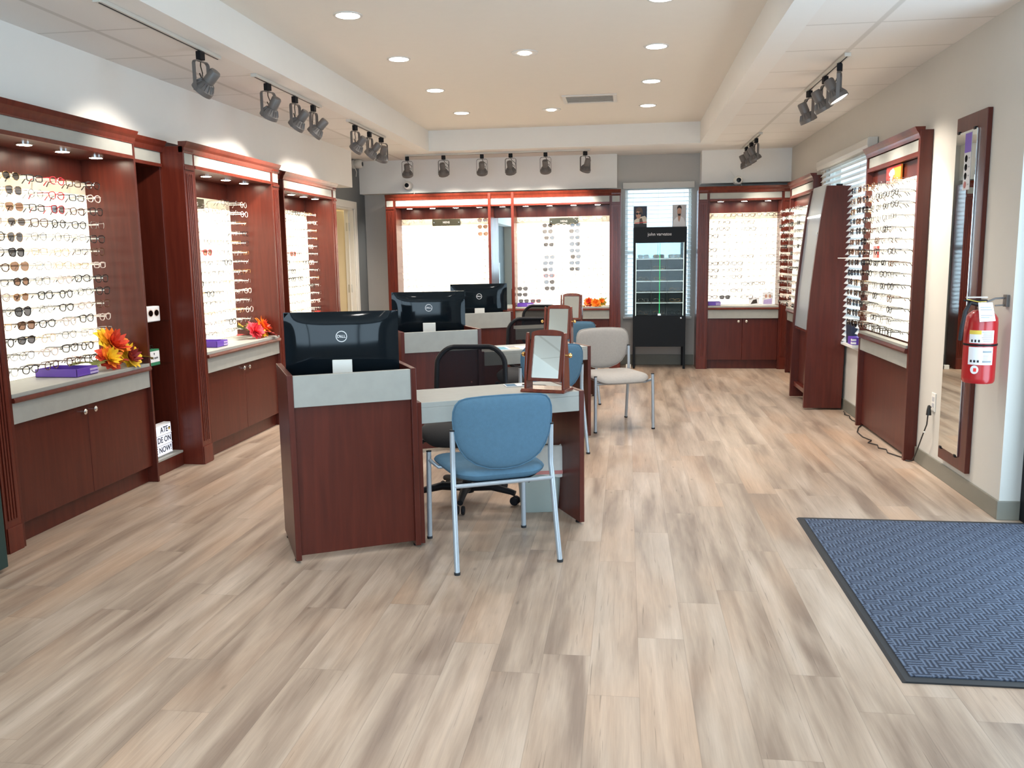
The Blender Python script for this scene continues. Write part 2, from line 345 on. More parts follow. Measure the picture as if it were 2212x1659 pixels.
def text(name, s, size, m, parent, loc, rot, ext=.0006, align='CENTER', tag_=None):
    cu = bpy.data.curves.new(name, 'FONT'); cu.body = s; cu.size = size; cu.extrude = ext; cu.align_x = align; cu.align_y = 'CENTER'; cu.resolution_u = 3; cu.offset = size*.014
    t = bpy.data.objects.new(name, cu); COL.objects.link(t)
    dg = bpy.context.evaluated_depsgraph_get(); me = bpy.data.meshes.new_from_object(t.evaluated_get(dg)); bpy.data.objects.remove(t)
    me.materials.clear(); me.materials.append(MATS[m])
    o = bpy.data.objects.new(name, me); COL.objects.link(o); o.parent = parent; o.location = loc; o.rotation_euler = rot
    return o
def rrect(w, h, r, n=6, cx=0, cy=0):
    pts = []
    for sx, sy, a0 in ((1,1,0), (-1,1,90), (-1,-1,180), (1,-1,270)):
        for k in range(n+1):
            a = R(a0+90*k/n); pts.append((cx+sx*(w/2-r)+r*math.cos(a), cy+sy*(h/2-r)+r*math.sin(a)))
    return pts

# ------------------------------------------------------------------ the room
XR, XL, YB, YF, CZ, TZ = 1.92, -3.36, 10.98, -2.1, 2.60, 2.83
struct(MB().box(-5.3, 2.6, YF-.3, 12.6, -.06, 0).obj('floor', 'plank_floor'))
c = MB()
c.mi = 0; c.box(XL-.1, -2.41, YF, YB, CZ, CZ+.02); c.box(.955, XR+.4, YF, YB, CZ, CZ+.02); c.box(-2.41, .955, 10.115, YB, CZ, CZ+.02)
c.mi = 1; c.box(-2.41, -2.265, YF, 10.115, CZ-.001, CZ+.02); c.box(.80, .955, YF, 10.115, CZ-.001, CZ+.02); c.box(-2.265, .80, 9.97, 10.115, CZ-.001, CZ+.02)
c.box(-2.285, -2.265, YF, 9.97, CZ+.02, TZ); c.box(.80, .82, YF, 9.97, CZ+.02, TZ); c.box(-2.285, .82, 9.97, 9.99, CZ+.02, TZ)
c.mi = 2; c.box(-2.285, .82, YF, 9.99, TZ, TZ+.03)
struct(c.obj('ceiling', ['ceiling_tile', 'soffit_paint', 'tray_paint']))
# right wall with a window opening, and the return beside the entrance
WY0, WY1, WZ0, WZ1 = 7.17, 8.88, .60, 2.20
w = MB(); w.box(XR, XR+.14, 4.62, WY0, 0, CZ); w.box(XR, XR+.14, WY1, YB+.1, 0, CZ); w.box(XR, XR+.14, WY0, WY1, 0, WZ0); w.box(XR, XR+.14, WY0, WY1, WZ1, CZ)
w.box(XR, 2.5, 4.60, 4.62, 0, CZ)
struct(w.obj('wall_right', 'wall_paint'))
# back wall with window opening behind the black case
BX0, BX1, BZ0, BZ1 = -.02, .79, .61, 2.21
w = MB(); w.box(XL-.1, BX0, YB, YB+.12, 0, CZ+.02); w.box(BX1, XR+.12, YB, YB+.12, 0, CZ+.02); w.box(BX0, BX1, YB, YB+.12, 0, BZ0); w.box(BX0, BX1, YB, YB+.12, BZ1, CZ+.02)
struct(w.obj('wall_back', 'back_shade_paint'))
DY0, DY1, DZ = 9.56, 10.49, 2.00
w = MB(); w.box(XL-.1, XL, YF, DY0, 0, CZ); w.box(XL-.1, XL, DY1, YB, 0, CZ); w.box(XL-.1, XL, DY0, DY1, DZ, CZ)
struct(w.obj('wall_left', 'grey_paint'))
struct(MB().box(XL, -3.12, YF, 9.74, 2.195, CZ).obj('trim_1', 'soffit_paint'))
struct(MB().box(XL, -.12, 10.78, YB, 2.195, CZ).obj('trim_2', 'soffit_paint'))
struct(MB().box(.884, XR, 10.70, YB, 2.215, CZ).obj('trim_3', 'soffit_paint'))
# storefront wall behind the camera
w = MB(); w.box(XL, XR+.6, YF-.12, YF, 0, .35); w.box(XL, XR+.6, YF-.12, YF, 2.45, CZ)
for x in (-3.36, -2.9): pass
w.box(XL, -2.75, YF-.12, YF, .35, 2.45); w.box(1.6, XR+.6, YF-.12, YF, .35, 2.45)
struct(w.obj('wall_front', 'wall_paint'))
w = MB()
for x in (-2.75, -1.3, .15, 1.54): w.box(x, x+.06, YF-.09, YF-.03, .35, 2.45)
w.box(-2.75, 1.6, YF-.09, YF-.03, .35, .41); w.box(-2.75, 1.6, YF-.09, YF-.03, 2.39, 2.45)
g = struct(w.obj('window_3', 'case_black')); MB().box(-2.7, 1.55, YF-.065, YF-.058, .4, 2.4).obj('pane', 'glass', g)
# entrance alcove on the right: dark frame, glass door
w = MB(); w.box(2.42, 2.5, YF, 2.55, 0, CZ); w.box(2.42, 2.5, 2.55, 4.62, 2.2, CZ); struct(w.obj('wall_entrance', 'wall_paint'))
w = MB(); w.box(2.02, 2.14, 4.50, 4.598, 0, 2.2)
d = struct(w.obj('door_2', 'case_black', None, .004))
MB().box(2.14, 2.2, 2.6, 4.50, 2.12, 2.2).box(2.14, 2.2, 2.55, 2.62, 0, 2.2).box(2.14, 2.2, 4.42, 4.5, 0, 2.12).box(2.14, 2.2, 2.62, 4.42, 0, .12).obj('door_frame', 'case_black', d)
MB().box(2.165, 2.175, 2.62, 4.42, .12, 2.12).obj('pane', 'glass', d)
# baseboards
struct(MB().box(XR-.012, XR, 4.60, 10.6, 0, .10).box(XR-.012, 2.02, 4.588, 4.60, 0, .10).obj('baseboard_right', 'vinyl_base', None, .003))
struct(MB().box(-.07, .84, YB-.012, YB, 0, .13).obj('baseboard_back', 'vinyl_base', None, .003))
struct(MB().box(XL, XL+.012, 8.95, DY0-.1, 0, .10).box(XL, XL+.012, DY1+.1, YB, 0, .10).obj('baseboard_left', 'vinyl_base', None, .003))
# the doorway in the grey wall
w = MB(); cw = .085
w.box(XL, XL+.018, DY0-cw, DY0, 0, DZ+cw); w.box(XL, XL+.018, DY1, DY1+cw, 0, DZ+cw); w.box(XL, XL+.018, DY0, DY1, DZ, DZ+cw)
w.box(XL-.12, XL, DY0, DY0+.02, 0, DZ); w.box(XL-.12, XL, DY1-.02, DY1, 0, DZ); w.box(XL-.12, XL, DY0, DY1, DZ-.02, DZ); w.box(XL-.075, XL-.06, DY1-.035, DY1-.02, 0, DZ)
d = struct(w.obj('door_1', 'trim_white', None, .003))
lf = MB().box(XL-.95, XL-.12, DY1+.01, DY1+.05, .01, DZ-.02).obj('door_leaf', 'cream_paint', d, .003)
for z in (.35, 1.02, 1.78): MB().box(XL-.10, XL-.045, DY1-.026, DY1-.019, z-.05, z+.05).obj('hinge', 'shelf_alu', d, .004)
w = MB(); w.box(-5.3, -3.46, 12.3, 12.4, 0, CZ); w.box(-5.3, -5.2, 8.8, 12.3, 0, CZ); w.box(-5.3, -3.46, 8.7, 8.8, 0, CZ); w.box(-3.47, -3.46, 11.0, 12.3, 0, CZ)
struct(w.obj('wall_side_room', 'cream_paint'))
struct(MB().box(-5.3, -3.46, 8.7, 12.4, CZ, CZ+.03).obj('ceiling_side_room', 'tray_paint'))
light('side_room_lamp', 'AREA', (-4.2, 10.6, 2.55), 32, (1, .84, .55), shape='DISK', size=.5)

# windows: frame, pane and blinds
def blinds(name, label, x0, x1, z0, z1, org, rz, rounded=False, over=.05, tilt=13):
    t = thing(name, label, 'blinds', org, rz)
    v = MB()
    if rounded:
        v.prism([(-.005, z1-.03), (-.075, z1-.03), (-.085, z1), (-.085, z1+.05), (-.075, z1+.062), (-.005, z1+.062)], 'x', x0-over, x1+over)
    else: v.box(x0-over+.02, x1+over-.02, -.065, -.002, z1-.02, z1+.055)
    v.obj('valance', 'track_white', t, .004)
    s = MB(); n = int((z1-z0)/.0495); zz = z1-.03
    for i in range(n):
        z = zz-i*.0495
        if z < z0+.01: break
        a = R(tilt); dy, dz = .024*math.cos(a), .024*math.sin(a)
        s.add([(x0, -.035-dy, z-dz), (x1, -.035-dy, z-dz), (x1, -.035+dy, z+dz), (x0, -.035+dy, z+dz), (x0, -.035-dy, z-dz+.003), (x1, -.035-dy, z-dz+.003), (x1, -.035+dy, z+dz+.003), (x0, -.035+dy, z+dz+.003)],
              [(0,3,2,1),(4,5,6,7),(0,1,5,4),(1,2,6,5),(2,3,7,6),(3,0,4,7)])
    s.obj('slats', 'slat', t)
    c = MB()
    for q in (.12, .5, .88): c.box(x0+(x1-x0)*q-.001, x0+(x1-x0)*q+.001, -.064, -.062, z0, z1)
    c.box(x0, x1, -.055, -.015, z0-.012, z0+.008); c.obj('ladder_cords', 'slat', t)
    return t
def window(name, x0, x1, z0, z1, org, rz):
    fr = MB(); b = .035
    fr.box(x0, x0+b, .03, .08, z0, z1).box(x1-b, x1, .03, .08, z0, z1).box(x0+b, x1-b, .03, .08, z0, z0+b).box(x0+b, x1-b, .03, .08, z1-b, z1).box(x0+b, x1-b, .035, .075, (z0+z1)/2-.02, (z0+z1)/2+.02)
    fr.box(x0-.02, x1+.02, -.03, .03, z0-.025, z0)
    o = struct(fr.obj(name, 'trim_white', None, .003)); o.location = org; o.rotation_euler = (0, 0, R(rz))
    MB().box(x0+b, x1-b, .053, .058, z0+b, z1-b).obj('pane', 'glass', o)
window('window_1', BX0, BX1, BZ0, BZ1, (0, YB, 0), 0)
blinds('window_blinds', 'white slatted blinds on the back window behind the black glass case', BX0, BX1, BZ0+.0, BZ1, (0, YB, 0), 0)
window('window_2', 0, WY1-WY0, WZ0, WZ1, (XR, WY1, 0), -90)
blinds('window_blinds', 'white slatted blinds with a round-cornered valance on the right wall window', 0, WY1-WY0, WZ0, WZ1, (XR, WY1, 0), -90, True, tilt=50)
light('window_daylight', 'AREA', (XR+.35, 8.0, 1.5), 5, DAY, rot=(0, R(90), 0), shape='RECTANGLE', size=1.7, size_y=1.7)
light('window_daylight', 'AREA', (.39, YB+.45, 1.45), 26, DAY, rot=(R(-90), 0, 0), shape='RECTANGLE', size=.9, size_y=1.6)

# ------------------------------------------------------------------ wall display cabinets
# local frame: x along the front (0..W), y into the wall (0 = face), z up
TOPZ = 2.165
def pilaster(parent, x0, x1, y0, y1, open_bottom=False):
    p = MB(); p.box(x0, x1, y0, y1, 0, TOPZ-.03); w = x1-x0
    o = p.obj('pilaster', 'cherry_trim', parent, .002)
    q = MB()
    for k in range(4):
        c = x0+w*(.24+.173*k); q.box(c-.006, c+.006, y0-.006, y0, .16, 1.96)
    q.box(x0+.004, x1-.004, y0-.007, y0, .0, .125); q.box(x0+.002, x1-.002, y0-.010, y0, 1.985, 2.005); q.box(x0+.002, x1-.002, y0-.010, y0, 2.105, 2.165)
    q.obj('fluting', 'cherry_trim', o, .002)
    MB().box(x0+.014, x1-.014, y0-.004, y0, 2.02, 2.09).obj('laminate_block', 'laminate', o)
def cornice(parent, x0, x1, y0, ends=(0, 0)):
    prof = [(y0+.03, 2.095), (y0, 2.095), (y0-.006, 2.112), (y0-.010, 2.125), (y0-.022, 2.140), (y0-.028, 2.152), (y0-.034, 2.165), (y0+.03, 2.165)]
    MB().prism(prof, 'x', x0-ends[0], x1+ends[1]).obj('cornice', 'cherry_trim', parent)
def bay(parent, x0, x1, depth, pucks=3, doors=True, kick=.065, face=.0, mirror=False, knobs=True, sign=None, panel_top=1.87):
    e = .02
    box('side_panel', 'cherry', parent, x0, x0+.018, .0, depth, 0, 2.09); box('side_panel', 'cherry', parent, x1-.018, x1, .0, depth, 0, 2.09)
    a, b = x0+.018, x1-.018
    box('back_panel', 'cherry', parent, a, b, depth, depth+.018, .1, 2.09)
    box('soffit_board', 'cherry', parent, a, b, .02, depth, 2.005, 2.02)
    box('frieze_rail', 'cherry_trim', parent, a, b, -.004, .02, 2.000, 2.022); box('frieze_rail', 'cherry_trim', parent, a, b, -.002, .02, 2.092, 2.10)
    box('frieze_panel', 'laminate', parent, a, b, .004, .02, 2.022, 2.092)
    # base
    box('plinth', 'cherry', parent, a, b, kick, kick+.02, 0, .105)
    if doors:
        g = .0015; m = (a+b)/2; fx = .028
        for i, (p, q) in enumerate(((a+g, m-g), (m+g, b-g))):
            d = box('door', 'cherry', parent, p, q, fx, fx+.02, .108, .608, .002)
            kx = q-.045 if i == 0 else p+.045
            if knobs:
                k = MB().lathe([(0, 0), (.006, 0), (.006, .012), (.015, .016), (.016, .022), (.011, .027), (0, .029)], 14, (0,0,0), 'y', cap=False).obj('knob', 'chrome', d, smooth=True)
                k.location = (kx, fx, .575); k.rotation_euler = (0, 0, R(180))
        box('shadow_rail', 'cherry', parent, a, b, fx+.021, fx+.04, .105, .615)
    else: box('base_panel', 'cherry', parent, a, b, .03, .05, .105, .61)
    box('apron', 'laminate', parent, a, b, .006, .03, .612, .718)
    MB().prism([(-.012, .718), (-.016, .728), (-.012, .742), (.01, .742), (.01, .718)], 'x', a, b).obj('edge_moulding', 'cherry_trim', parent)
    box('countertop', 'laminate', parent, a, b, -.002, depth, .742, .762)
    if mirror:
        box('mirror_panel', 'mirror', parent, a, b, depth-.008, depth-.001, .765, panel_top)
    else:
        box('panel_header', 'panel_cream', parent, a, b, depth-.014, depth-.001, panel_top-.075, panel_top)
        box('light_panel', 'panel_glow', parent, a, b, depth-.016, depth-.001, .765, panel_top-.075)
    for i in range(pucks):
        x = a+(b-a)*(i+.5)/pucks
        o = MB().lathe([(.046, 2.0045), (.046, 1.997), (.036, 1.995), (.036, 2.0045)], 18).obj('puck_light', 'chrome', parent, smooth=True); o.location = (x, depth*.42, 0)
        o2 = MB().lathe([(0, 1.9945), (.030, 1.9950), (.036, 1.9975)], 18, cap=False).obj('lamp', 'puck_glow', o); o2.location = (0, 0, 0)
def cabinet(label, loc, rz, name='display_cabinet'): return thing(name, label, 'display cabinet', loc, rz)

# nearest on the left wall
u1 = cabinet('tall lit cherry cabinet at the left edge, nearest on the left wall', (-2.95, 3.62, 0), 90)
pilaster(u1, 0, .11, 0, .33); bay(u1, .11, 1.372, .345, 4); cornice(u1, 0, 1.372, 0)
u2 = cabinet('lit cherry cabinet with fluted posts in the middle of the left wall', (-2.88, 5.44, 0), 90)
pilaster(u2, 0, .13, 0, .4); bay(u2, .13, 1.43, .385, 4); pilaster(u2, 1.43, 1.56, 0, .4); cornice(u2, 0, 1.56, 0)
u3 = cabinet('lit cherry cabinet farthest along the left wall, before the doorway', (-3.03, 7.47, 0), 90)
bay(u3, 0, 1.31, .30, 4); pilaster(u3, 1.31, 1.41, 0, .3); cornice(u3, 0, 1.41, 0)
def recess(label, loc, W):
    t = thing('shelf_niche', label, 'shelf unit', loc, 90); D = .30
    box('side_panel', 'cherry', t, 0, .014, .02, D, 0, 2.1); box('side_panel', 'cherry', t, W-.014, W, .02, D, 0, 2.1)
    box('back_panel', 'cherry', t, .014, W-.014, D, D+.018, 0, 2.1)
    box('frieze_panel', 'laminate', t, .014, W-.014, .01, .025, 2.022, 2.095); box('frieze_rail', 'cherry_trim', t, .014, W-.014, .0, .025, 2.0, 2.022)
    box('soffit_board', 'cherry', t, .014, W-.014, .025, D, 2.005, 2.02)
    cornice(t, 0, W, 0)
    box('plinth', 'cherry', t, .014, W-.014, .0, .02, 0, .09); box('bottom_shelf', 'laminate', t, .014, W-.014, -.002, D, .09, .105)
    for z in (.715, 1.0): box('glass_shelf', 'glass', t, .015, W-.015, .03, D, z-.008, z)
    return t
recess('dark narrow shelf niche between the first two left wall cabinets', (-3.02, 4.992, 0), .448)
recess('dark narrow niche between the second and third left wall cabinets', (-3.06, 7.0, 0), .468)
# back wall, left: two lit bays and a mirror bay
b1 = cabinet('wide cherry cabinet on the back wall with two lit bays and a mirror between', (-2.98, 10.60, 0), 0)
pilaster(b1, 0, .11, 0, .3); bay(b1, .11, 1.328, .29, 4); bay(b1, 1.294, 1.614, .29, 1, mirror=True); bay(b1, 1.58, 2.792, .29, 4); pilaster(b1, 2.792, 2.91, 0, .3)
cornice(b1, 0, 2.91, 0)
for x in (1.294, 1.58): box('divider_post', 'cherry_trim', b1, x, x+.034, -.03, .02, 0, 2.165)
b2 = cabinet('lit cherry cabinet on the back wall, right of the window', (.84, 10.56, 0), 0)
pilaster(b2, 0, .115, 0, .3); bay(b2, .115, .975, .29, 3); pilaster(b2, .975, 1.06, 0, .3); cornice(b2, 0, 1.06, 0)
# shallow units on the right wall
def shallow(label, loc, W, pt=1.875):
    t = cabinet(label, loc, -90); D = .078
    box('side_panel', 'cherry', t, 0, .035, 0, D, .0, TOPZ-.02); box('side_panel', 'cherry', t, W-.035, W, 0, D, .0, TOPZ-.02)
    box('back_panel', 'cherry', t, .035, W-.035, .06, .075, .02, TOPZ-.03)
    a, b = .035, W-.035
    box('frieze_panel', 'laminate', t, a, b, .012, .03, 2.015, 2.09); box('frieze_rail', 'cherry_trim', t, a, b, 0, .03, 1.985, 2.015)
    cornice(t, .0, W-.005, .0)
    box('header_board', 'cherry', t, a, b, .045, .06, pt, 1.985)
    box('light_panel', 'panel_glow', t, a, b, .044, .06, .78, pt)
    box('apron', 'laminate', t, a, b, .004, .03, .615, .715); MB().prism([(-.014, .715), (-.02, .728), (-.014, .748), (.03, .748), (.03, .715)], 'x', a, b).obj('edge_moulding', 'cherry_trim', t)
    box('countertop', 'laminate', t, a, b, -.012, .045, .748, .768)
    box('base_panel', 'cherry', t, a, b, .036, .058, .02, .615)
    return t
g_u = shallow('shallow lit cherry wall unit in the far right corner', (1.84, 10.29, 0), 1.24)
r_u = shallow('shallow lit cherry wall unit nearest on the right wall, with orange sign', (1.84, 7.13, 0), 1.24)
# lamp strip above the near right unit (its track spots light it)

# freestanding unit with frosted panel
t = thing('display_stand', 'freestanding leaning cherry stand with frosted glass panel by the right window', 'display stand', (0, 0, 0))
prof = [(1.567, .015), (1.89, .015), (1.905, .9), (1.915, 1.945), (1.70, 1.95), (1.655, 1.66), (1.627, 1.405), (1.594, 1.05), (1.579, .80), (1.571, .4)]
MB().prism(prof, 'y', 7.80, 7.84).obj('side_panel', 'cherry', t, .003); MB().prism(prof, 'y', 8.45, 8.49).obj('side_panel', 'cherry', t, .003)
fx = [(1.571+.022, .70), (1.594+.02, 1.05), (1.627+.02, 1.405), (1.655+.02, 1.70)]
MB().prism(fx+[(x+.008, z) for x, z in fx[::-1]], 'y', 7.842, 8.448).obj('frosted_panel', 'frosted', t)
MB().prism([(1.677, 1.71), (1.72, 1.97), (1.74, 1.965), (1.70, 1.71)], 'y', 7.842, 8.448).obj('header', 'shelf_alu', t, .002)
MB().prism([(1.672, 1.695), (1.674, 1.71), (1.80, 1.71), (1.80, 1.70)], 'y', 7.842, 8.448).obj('lamp_strip', 'spot_glow', t)
box('back_panel', 'cherry', t, 1.88, 1.893, 7.842, 8.448, .03, 1.93)
box('door', 'cherry', t, 1.64, 1.66, 7.842, 8.448, .16, .68); box('rail', 'cherry_trim', t, 1.60, 1.86, 7.842, 8.448, .675, .70); box('rail', 'cherry_trim', t, 1.60, 1.645, 7.842, 8.448, .12, .16)
box('clip', 'black_plastic', t, 1.78, 1.83, 7.81, 7.83, 1.948, 1.962)
for z in (1.45, 1.55): MB().lathe([(0, 0), (.008, 0), (.008, .006), (0, .008)], 10, (0,0,0), 'x', cap=False).obj('bolt', 'chrome', t).location = (1.648, 7.90, z)

# ------------------------------------------------------------------ ceiling fittings
DL = [(-1.66, 5.23, 'nearest of the left row'), (-1.66, 6.40, 'second from the front in the left row'), (-1.66, 7.62, 'third from the front in the left row'), (-1.66, 8.84, 'farthest of the left row'),
      (-.73, 6.38, 'nearer of the two in the middle row'), (-.75, 8.83, 'farther of the two in the middle row'),
      (.19, 5.21, 'at the top edge, nearest of the right row'), (.20, 6.37, 'second from the front in the right row'), (.20, 7.60, 'third from the front in the right row'), (.20, 8.80, 'farthest of the right row')]
DL += [(x, y, 'above and behind the camera, outside the photo') for x, y in ((-1.66, 2.78), (.19, 2.78), (-.73, 3.0), (-1.66, .34), (.19, .34), (-.73, 1.5))]
for x, y, w_ in DL:
    eye = x > -.9 and x < 0
    t = thing('recessed_downlight', 'round white recessed ceiling light, '+w_, 'ceiling light', (x, y, TZ), 0, 'recessed ceiling lights')
    if eye:
        MB().lathe([(.098, 0), (.096, -.006), (.06, -.006), (.052, -.004), (.052, 0)], 28).obj('trim_ring', 'vent_white', t, smooth=True)
        MB().lathe([(0, -.012), (.036, -.012), (.040, -.006), (.05, -.003)], 24, cap=False).obj('lamp', 'downlight_glow', t)
    else:
        MB().lathe([(.088, 0), (.086, -.005), (.072, -.005), (.07, 0)], 28).obj('trim_ring', 'vent_white', t, smooth=True)
        MB().lathe([(0, -.004), (.071, -.004)], 28, cap=False).obj('lamp', 'downlight_glow', t)
    light('downlight_beam', 'AREA', (0, 0, -.02), 9 if y > 5 else 5, NEUT, t, shape='DISK', size=.13, spread=R(140))
t = thing('ceiling_vent', 'white louvred air vent in the raised ceiling', 'vent', (-.345, 8.30, TZ), 0)
v = MB(); v.box(-.25, .25, -.20, -.165, -.012, 0).box(-.25, .25, .165, .20, -.012, 0).box(-.25, -.215, -.165, .165, -.012, 0).box(.215, .25, -.165, .165, -.012, 0).obj('frame', 'vent_white', t, .002)
v = MB()
for k in range(9): v.prism([(-.15+k*.036, -.010), (-.125+k*.036, -.002), (-.124+k*.036, 0), (-.152+k*.036, -.008)], 'x', -.215, .215)
v.obj('louvres', 'vent_white', t)
MB().box(-.215, .215, -.165, .165, -.001, 0).obj('backing', 'track_white', t)

def spot_proto():
    t = thing('track_spotlight', 'x', 'spotlight', (0,0,0), 0)
    box('adapter', 'black_plastic', t, -.022, .022, -.016, .016, -.05, -.004, .003)
    y = MB(); rr = .066
    path = [(-rr, -.225), (-rr, -.075), (-rr+.008, -.062), (-rr+.02, -.056), (rr-.02, -.056), (rr-.008, -.062), (rr, -.075), (rr, -.225)]
    vs = []; fs = []
    for i, (x, z) in enumerate(path):
        nx = 1 if i < 2 else (-1 if i > 5 else 0); nz = 0 if (i < 2 or i > 5) else -1
        if i in (2, 3): nx = .6
        if i in (4, 5): nx = -.6
        for w_ in (-.011, .011): vs.append((x, w_, z)); vs.append((x+nx*.004, w_, z+nz*.004))
    for i in range(len(path)-1):
        b = 4*i; fs += [(b, b+2, b+6, b+4), (b+1, b+5, b+7, b+3), (b, b+4, b+5, b+1), (b+2, b+3, b+7, b+6)]
    y.add(vs, fs); y.obj('yoke', 'track_grey', t)
    h = MB(); h.lathe([(.060, -.012), (.063, -.012), (.063, .014), (.058, .018), (.050, .030), (.036, .052), (.030, .056), (.030, .060), (.033, .062), (.033, .128), (.028, .136), (0, .137)], 24, cap=False)
    ho = h.obj('lamp_head', 'track_grey', t, smooth=True); ho.location = (0, 0, -.215)
    fn = MB()
    for k in range(16):
        a = 2*math.pi*k/16; ca, sa = math.cos(a), math.sin(a)
        fn.add([(ca*.055-sa*.002, sa*.055+ca*.002, .019), (ca*.055+sa*.002, sa*.055-ca*.002, .019), (ca*.036+sa*.002, sa*.036-ca*.002, .054), (ca*.036-sa*.002, sa*.036+ca*.002, .054),
                (ca*.061, sa*.061, .019), (ca*.044, sa*.044, .052)], [(0,1,4), (3,5,2), (0,4,5,3), (1,2,5,4)])
    fn.obj('cooling_fins', 'track_grey', ho)
    MB().lathe([(0, -.004), (.058, -.006)], 20, cap=False).obj('lens', 'spot_glow', ho)
    MB().tube([(0, 0, -.05), (.012, .012, -.08), (.05, .03, -.11), (.045, .03, -.15), (.01, .02, -.12)], .0035, 6).obj('cable', 'cord', t, smooth=True)
    return t, ho
proto, ph = spot_proto(); used = [False]
def spotlight(x, y, rz, tilt, label, group, energy=30, size=94):
    global proto
    if not used[0]: t = proto; t.location = (x, y, CZ-.02); t.rotation_euler = (0, 0, R(rz)); t['label'] = label; t['group'] = group; used[0] = True
    else: t = dup(proto, (x, y, CZ-.02), rz, label, group)
    for ch in t.children:
        if ch.name.startswith('lamp_head'):
            ch.rotation_euler = (R(tilt), 0, 0)
            if energy: light('spot_beam', 'SPOT', (0, 0, -.03), energy, WARM, ch, spot_size=R(size), spot_blend=.7, shadow_soft_size=.04)
def track(label, x0, y0, x1, y1):
    dx, dy = x1-x0, y1-y0; n = math.hypot(dx, dy)
    t = thing('lighting_track', label, 'lighting track', (x0, y0, CZ), math.degrees(math.atan2(dy, dx)))
    box('rail', 'track_white', t, 0, n, -.018, .018, -.02, 0, .002); box('slot', 'black_plastic', t, .01, n-.01, -.004, .004, -.0215, -.019, 0)
    box('end_cap', 'track_white', t, -.012, 0, -.02, .02, -.022, 0, .002)
track('pale lighting track over the near left cabinets', -2.43, 5.60, -2.43, 6.83); track('pale lighting track over the farthest left cabinet', -2.43, 7.55, -2.43, 8.68); track('pale lighting track at the top left, nearest the camera', -2.43, 3.9, -2.43, 5.1)
track('long pale lighting track along the back wall', -2.60, 10.235, -.42, 10.215); track('pale lighting track at right, nearer the camera', 1.345, 5.76, 1.345, 6.96); track('pale lighting track at far right near the corner', 1.345, 9.26, 1.345, 10.5)
gl, gb, gr = 'spotlights on the left tracks', 'spotlights on the back track', 'spotlights on the right tracks'
spotlight(-2.43, 4.87, 80, 46, 'grey track spotlight at top left, nearest the camera', gl)
spotlight(-2.43, 5.81, 70, 36, 'grey track spotlight on the near left track, first of three', gl)
spotlight(-2.43, 6.30, 82, 42, 'grey track spotlight on the near left track, middle of three', gl)
spotlight(-2.43, 6.68, 88, 46, 'grey track spotlight on the near left track, last of three', gl)
spotlight(-2.43, 7.73, 75, 44, 'grey track spotlight over the farthest left cabinet, first of three', gl)
spotlight(-2.43, 8.17, 85, 44, 'grey track spotlight over the farthest left cabinet, middle of three', gl)
spotlight(-2.43, 8.57, 40, 32, 'grey track spotlight over the farthest left cabinet, last of three', gl)
for i, (x, a, tl) in enumerate(((-2.59, 8, 33), (-2.15, -3, 33), (-1.69, 6, 33), (-1.35, -5, 33), (-.94, 0, 33), (-.48, 35, 30))):
    spotlight(x, 10.225, a, tl, 'grey track spotlight on the back track, '+('leftmost', 'second from left', 'third from left', 'third from right', 'second from right', 'rightmost')[i], gb, 28, size=96)
spotlight(1.345, 5.95, 72, -30, 'grey track spotlight on the right track, nearest of three', gr, 75, size=56)
spotlight(1.345, 6.36, 98, -30, 'grey track spotlight on the right track, middle of three', gr, 30, size=70)
spotlight(1.345, 6.88, 105, -26, 'grey track spotlight on the right track, farthest of three', gr, 20, size=70)
spotlight(1.345, 9.55, 100, -30, 'grey track spotlight in the far right corner cluster, nearest', gr, 12)
spotlight(1.345, 9.90, 110, -28, 'grey track spotlight in the far right corner cluster, middle', gr, 12)
spotlight(1.345, 10.30, 95, -24, 'grey track spotlight in the far right corner cluster, farthest', gr, 8)
def camera_dome(x, y, z, label, rz=0):
    t = thing('security_camera', label, 'security camera', (x, y, z), rz); t.scale = (1.7, 1.7, 1.7)
    MB().lathe([(.030, 0), (.032, -.008), (.030, -.014), (0, -.014)], 18, (0,0,0), 'y', cap=False).obj('base', 'trim_white', t, smooth=True)
    MB().lathe([(0, -.075), (.016, -.074), (.027, -.066), (.031, -.05), (.030, -.03), (.022, -.016), (0, -.014)], 20, (0,0,0), 'y', cap=False).obj('housing', 'trim_white', t, smooth=True)
    MB().lathe([(0, -.0775), (.016, -.0765), (.016, -.073)], 16, (0,0,0), 'y', cap=False).obj('lens', 'gloss_black', t)
    MB().tube([(.02, -.01, -.02), (.04, -.015, -.05), (.035, -.012, -.085)], .0025, 6).obj('cable', 'trim_white', t)
    MB().tube([(-.02, -.004, .03), (-.05, -.004, .07)], .0015, 5).obj('antenna', 'trim_white', t)
camera_dome(-2.714, 10.78, 2.281, 'small round white camera on the soffit over the left back cabinet')
camera_dome(1.302, 10.70, 2.235, 'small round white camera on the soffit over the right back cabinet')
camera_dome(-3.36, 10.53, 2.54, 'small white camera high on the grey wall above the doorway', 90)

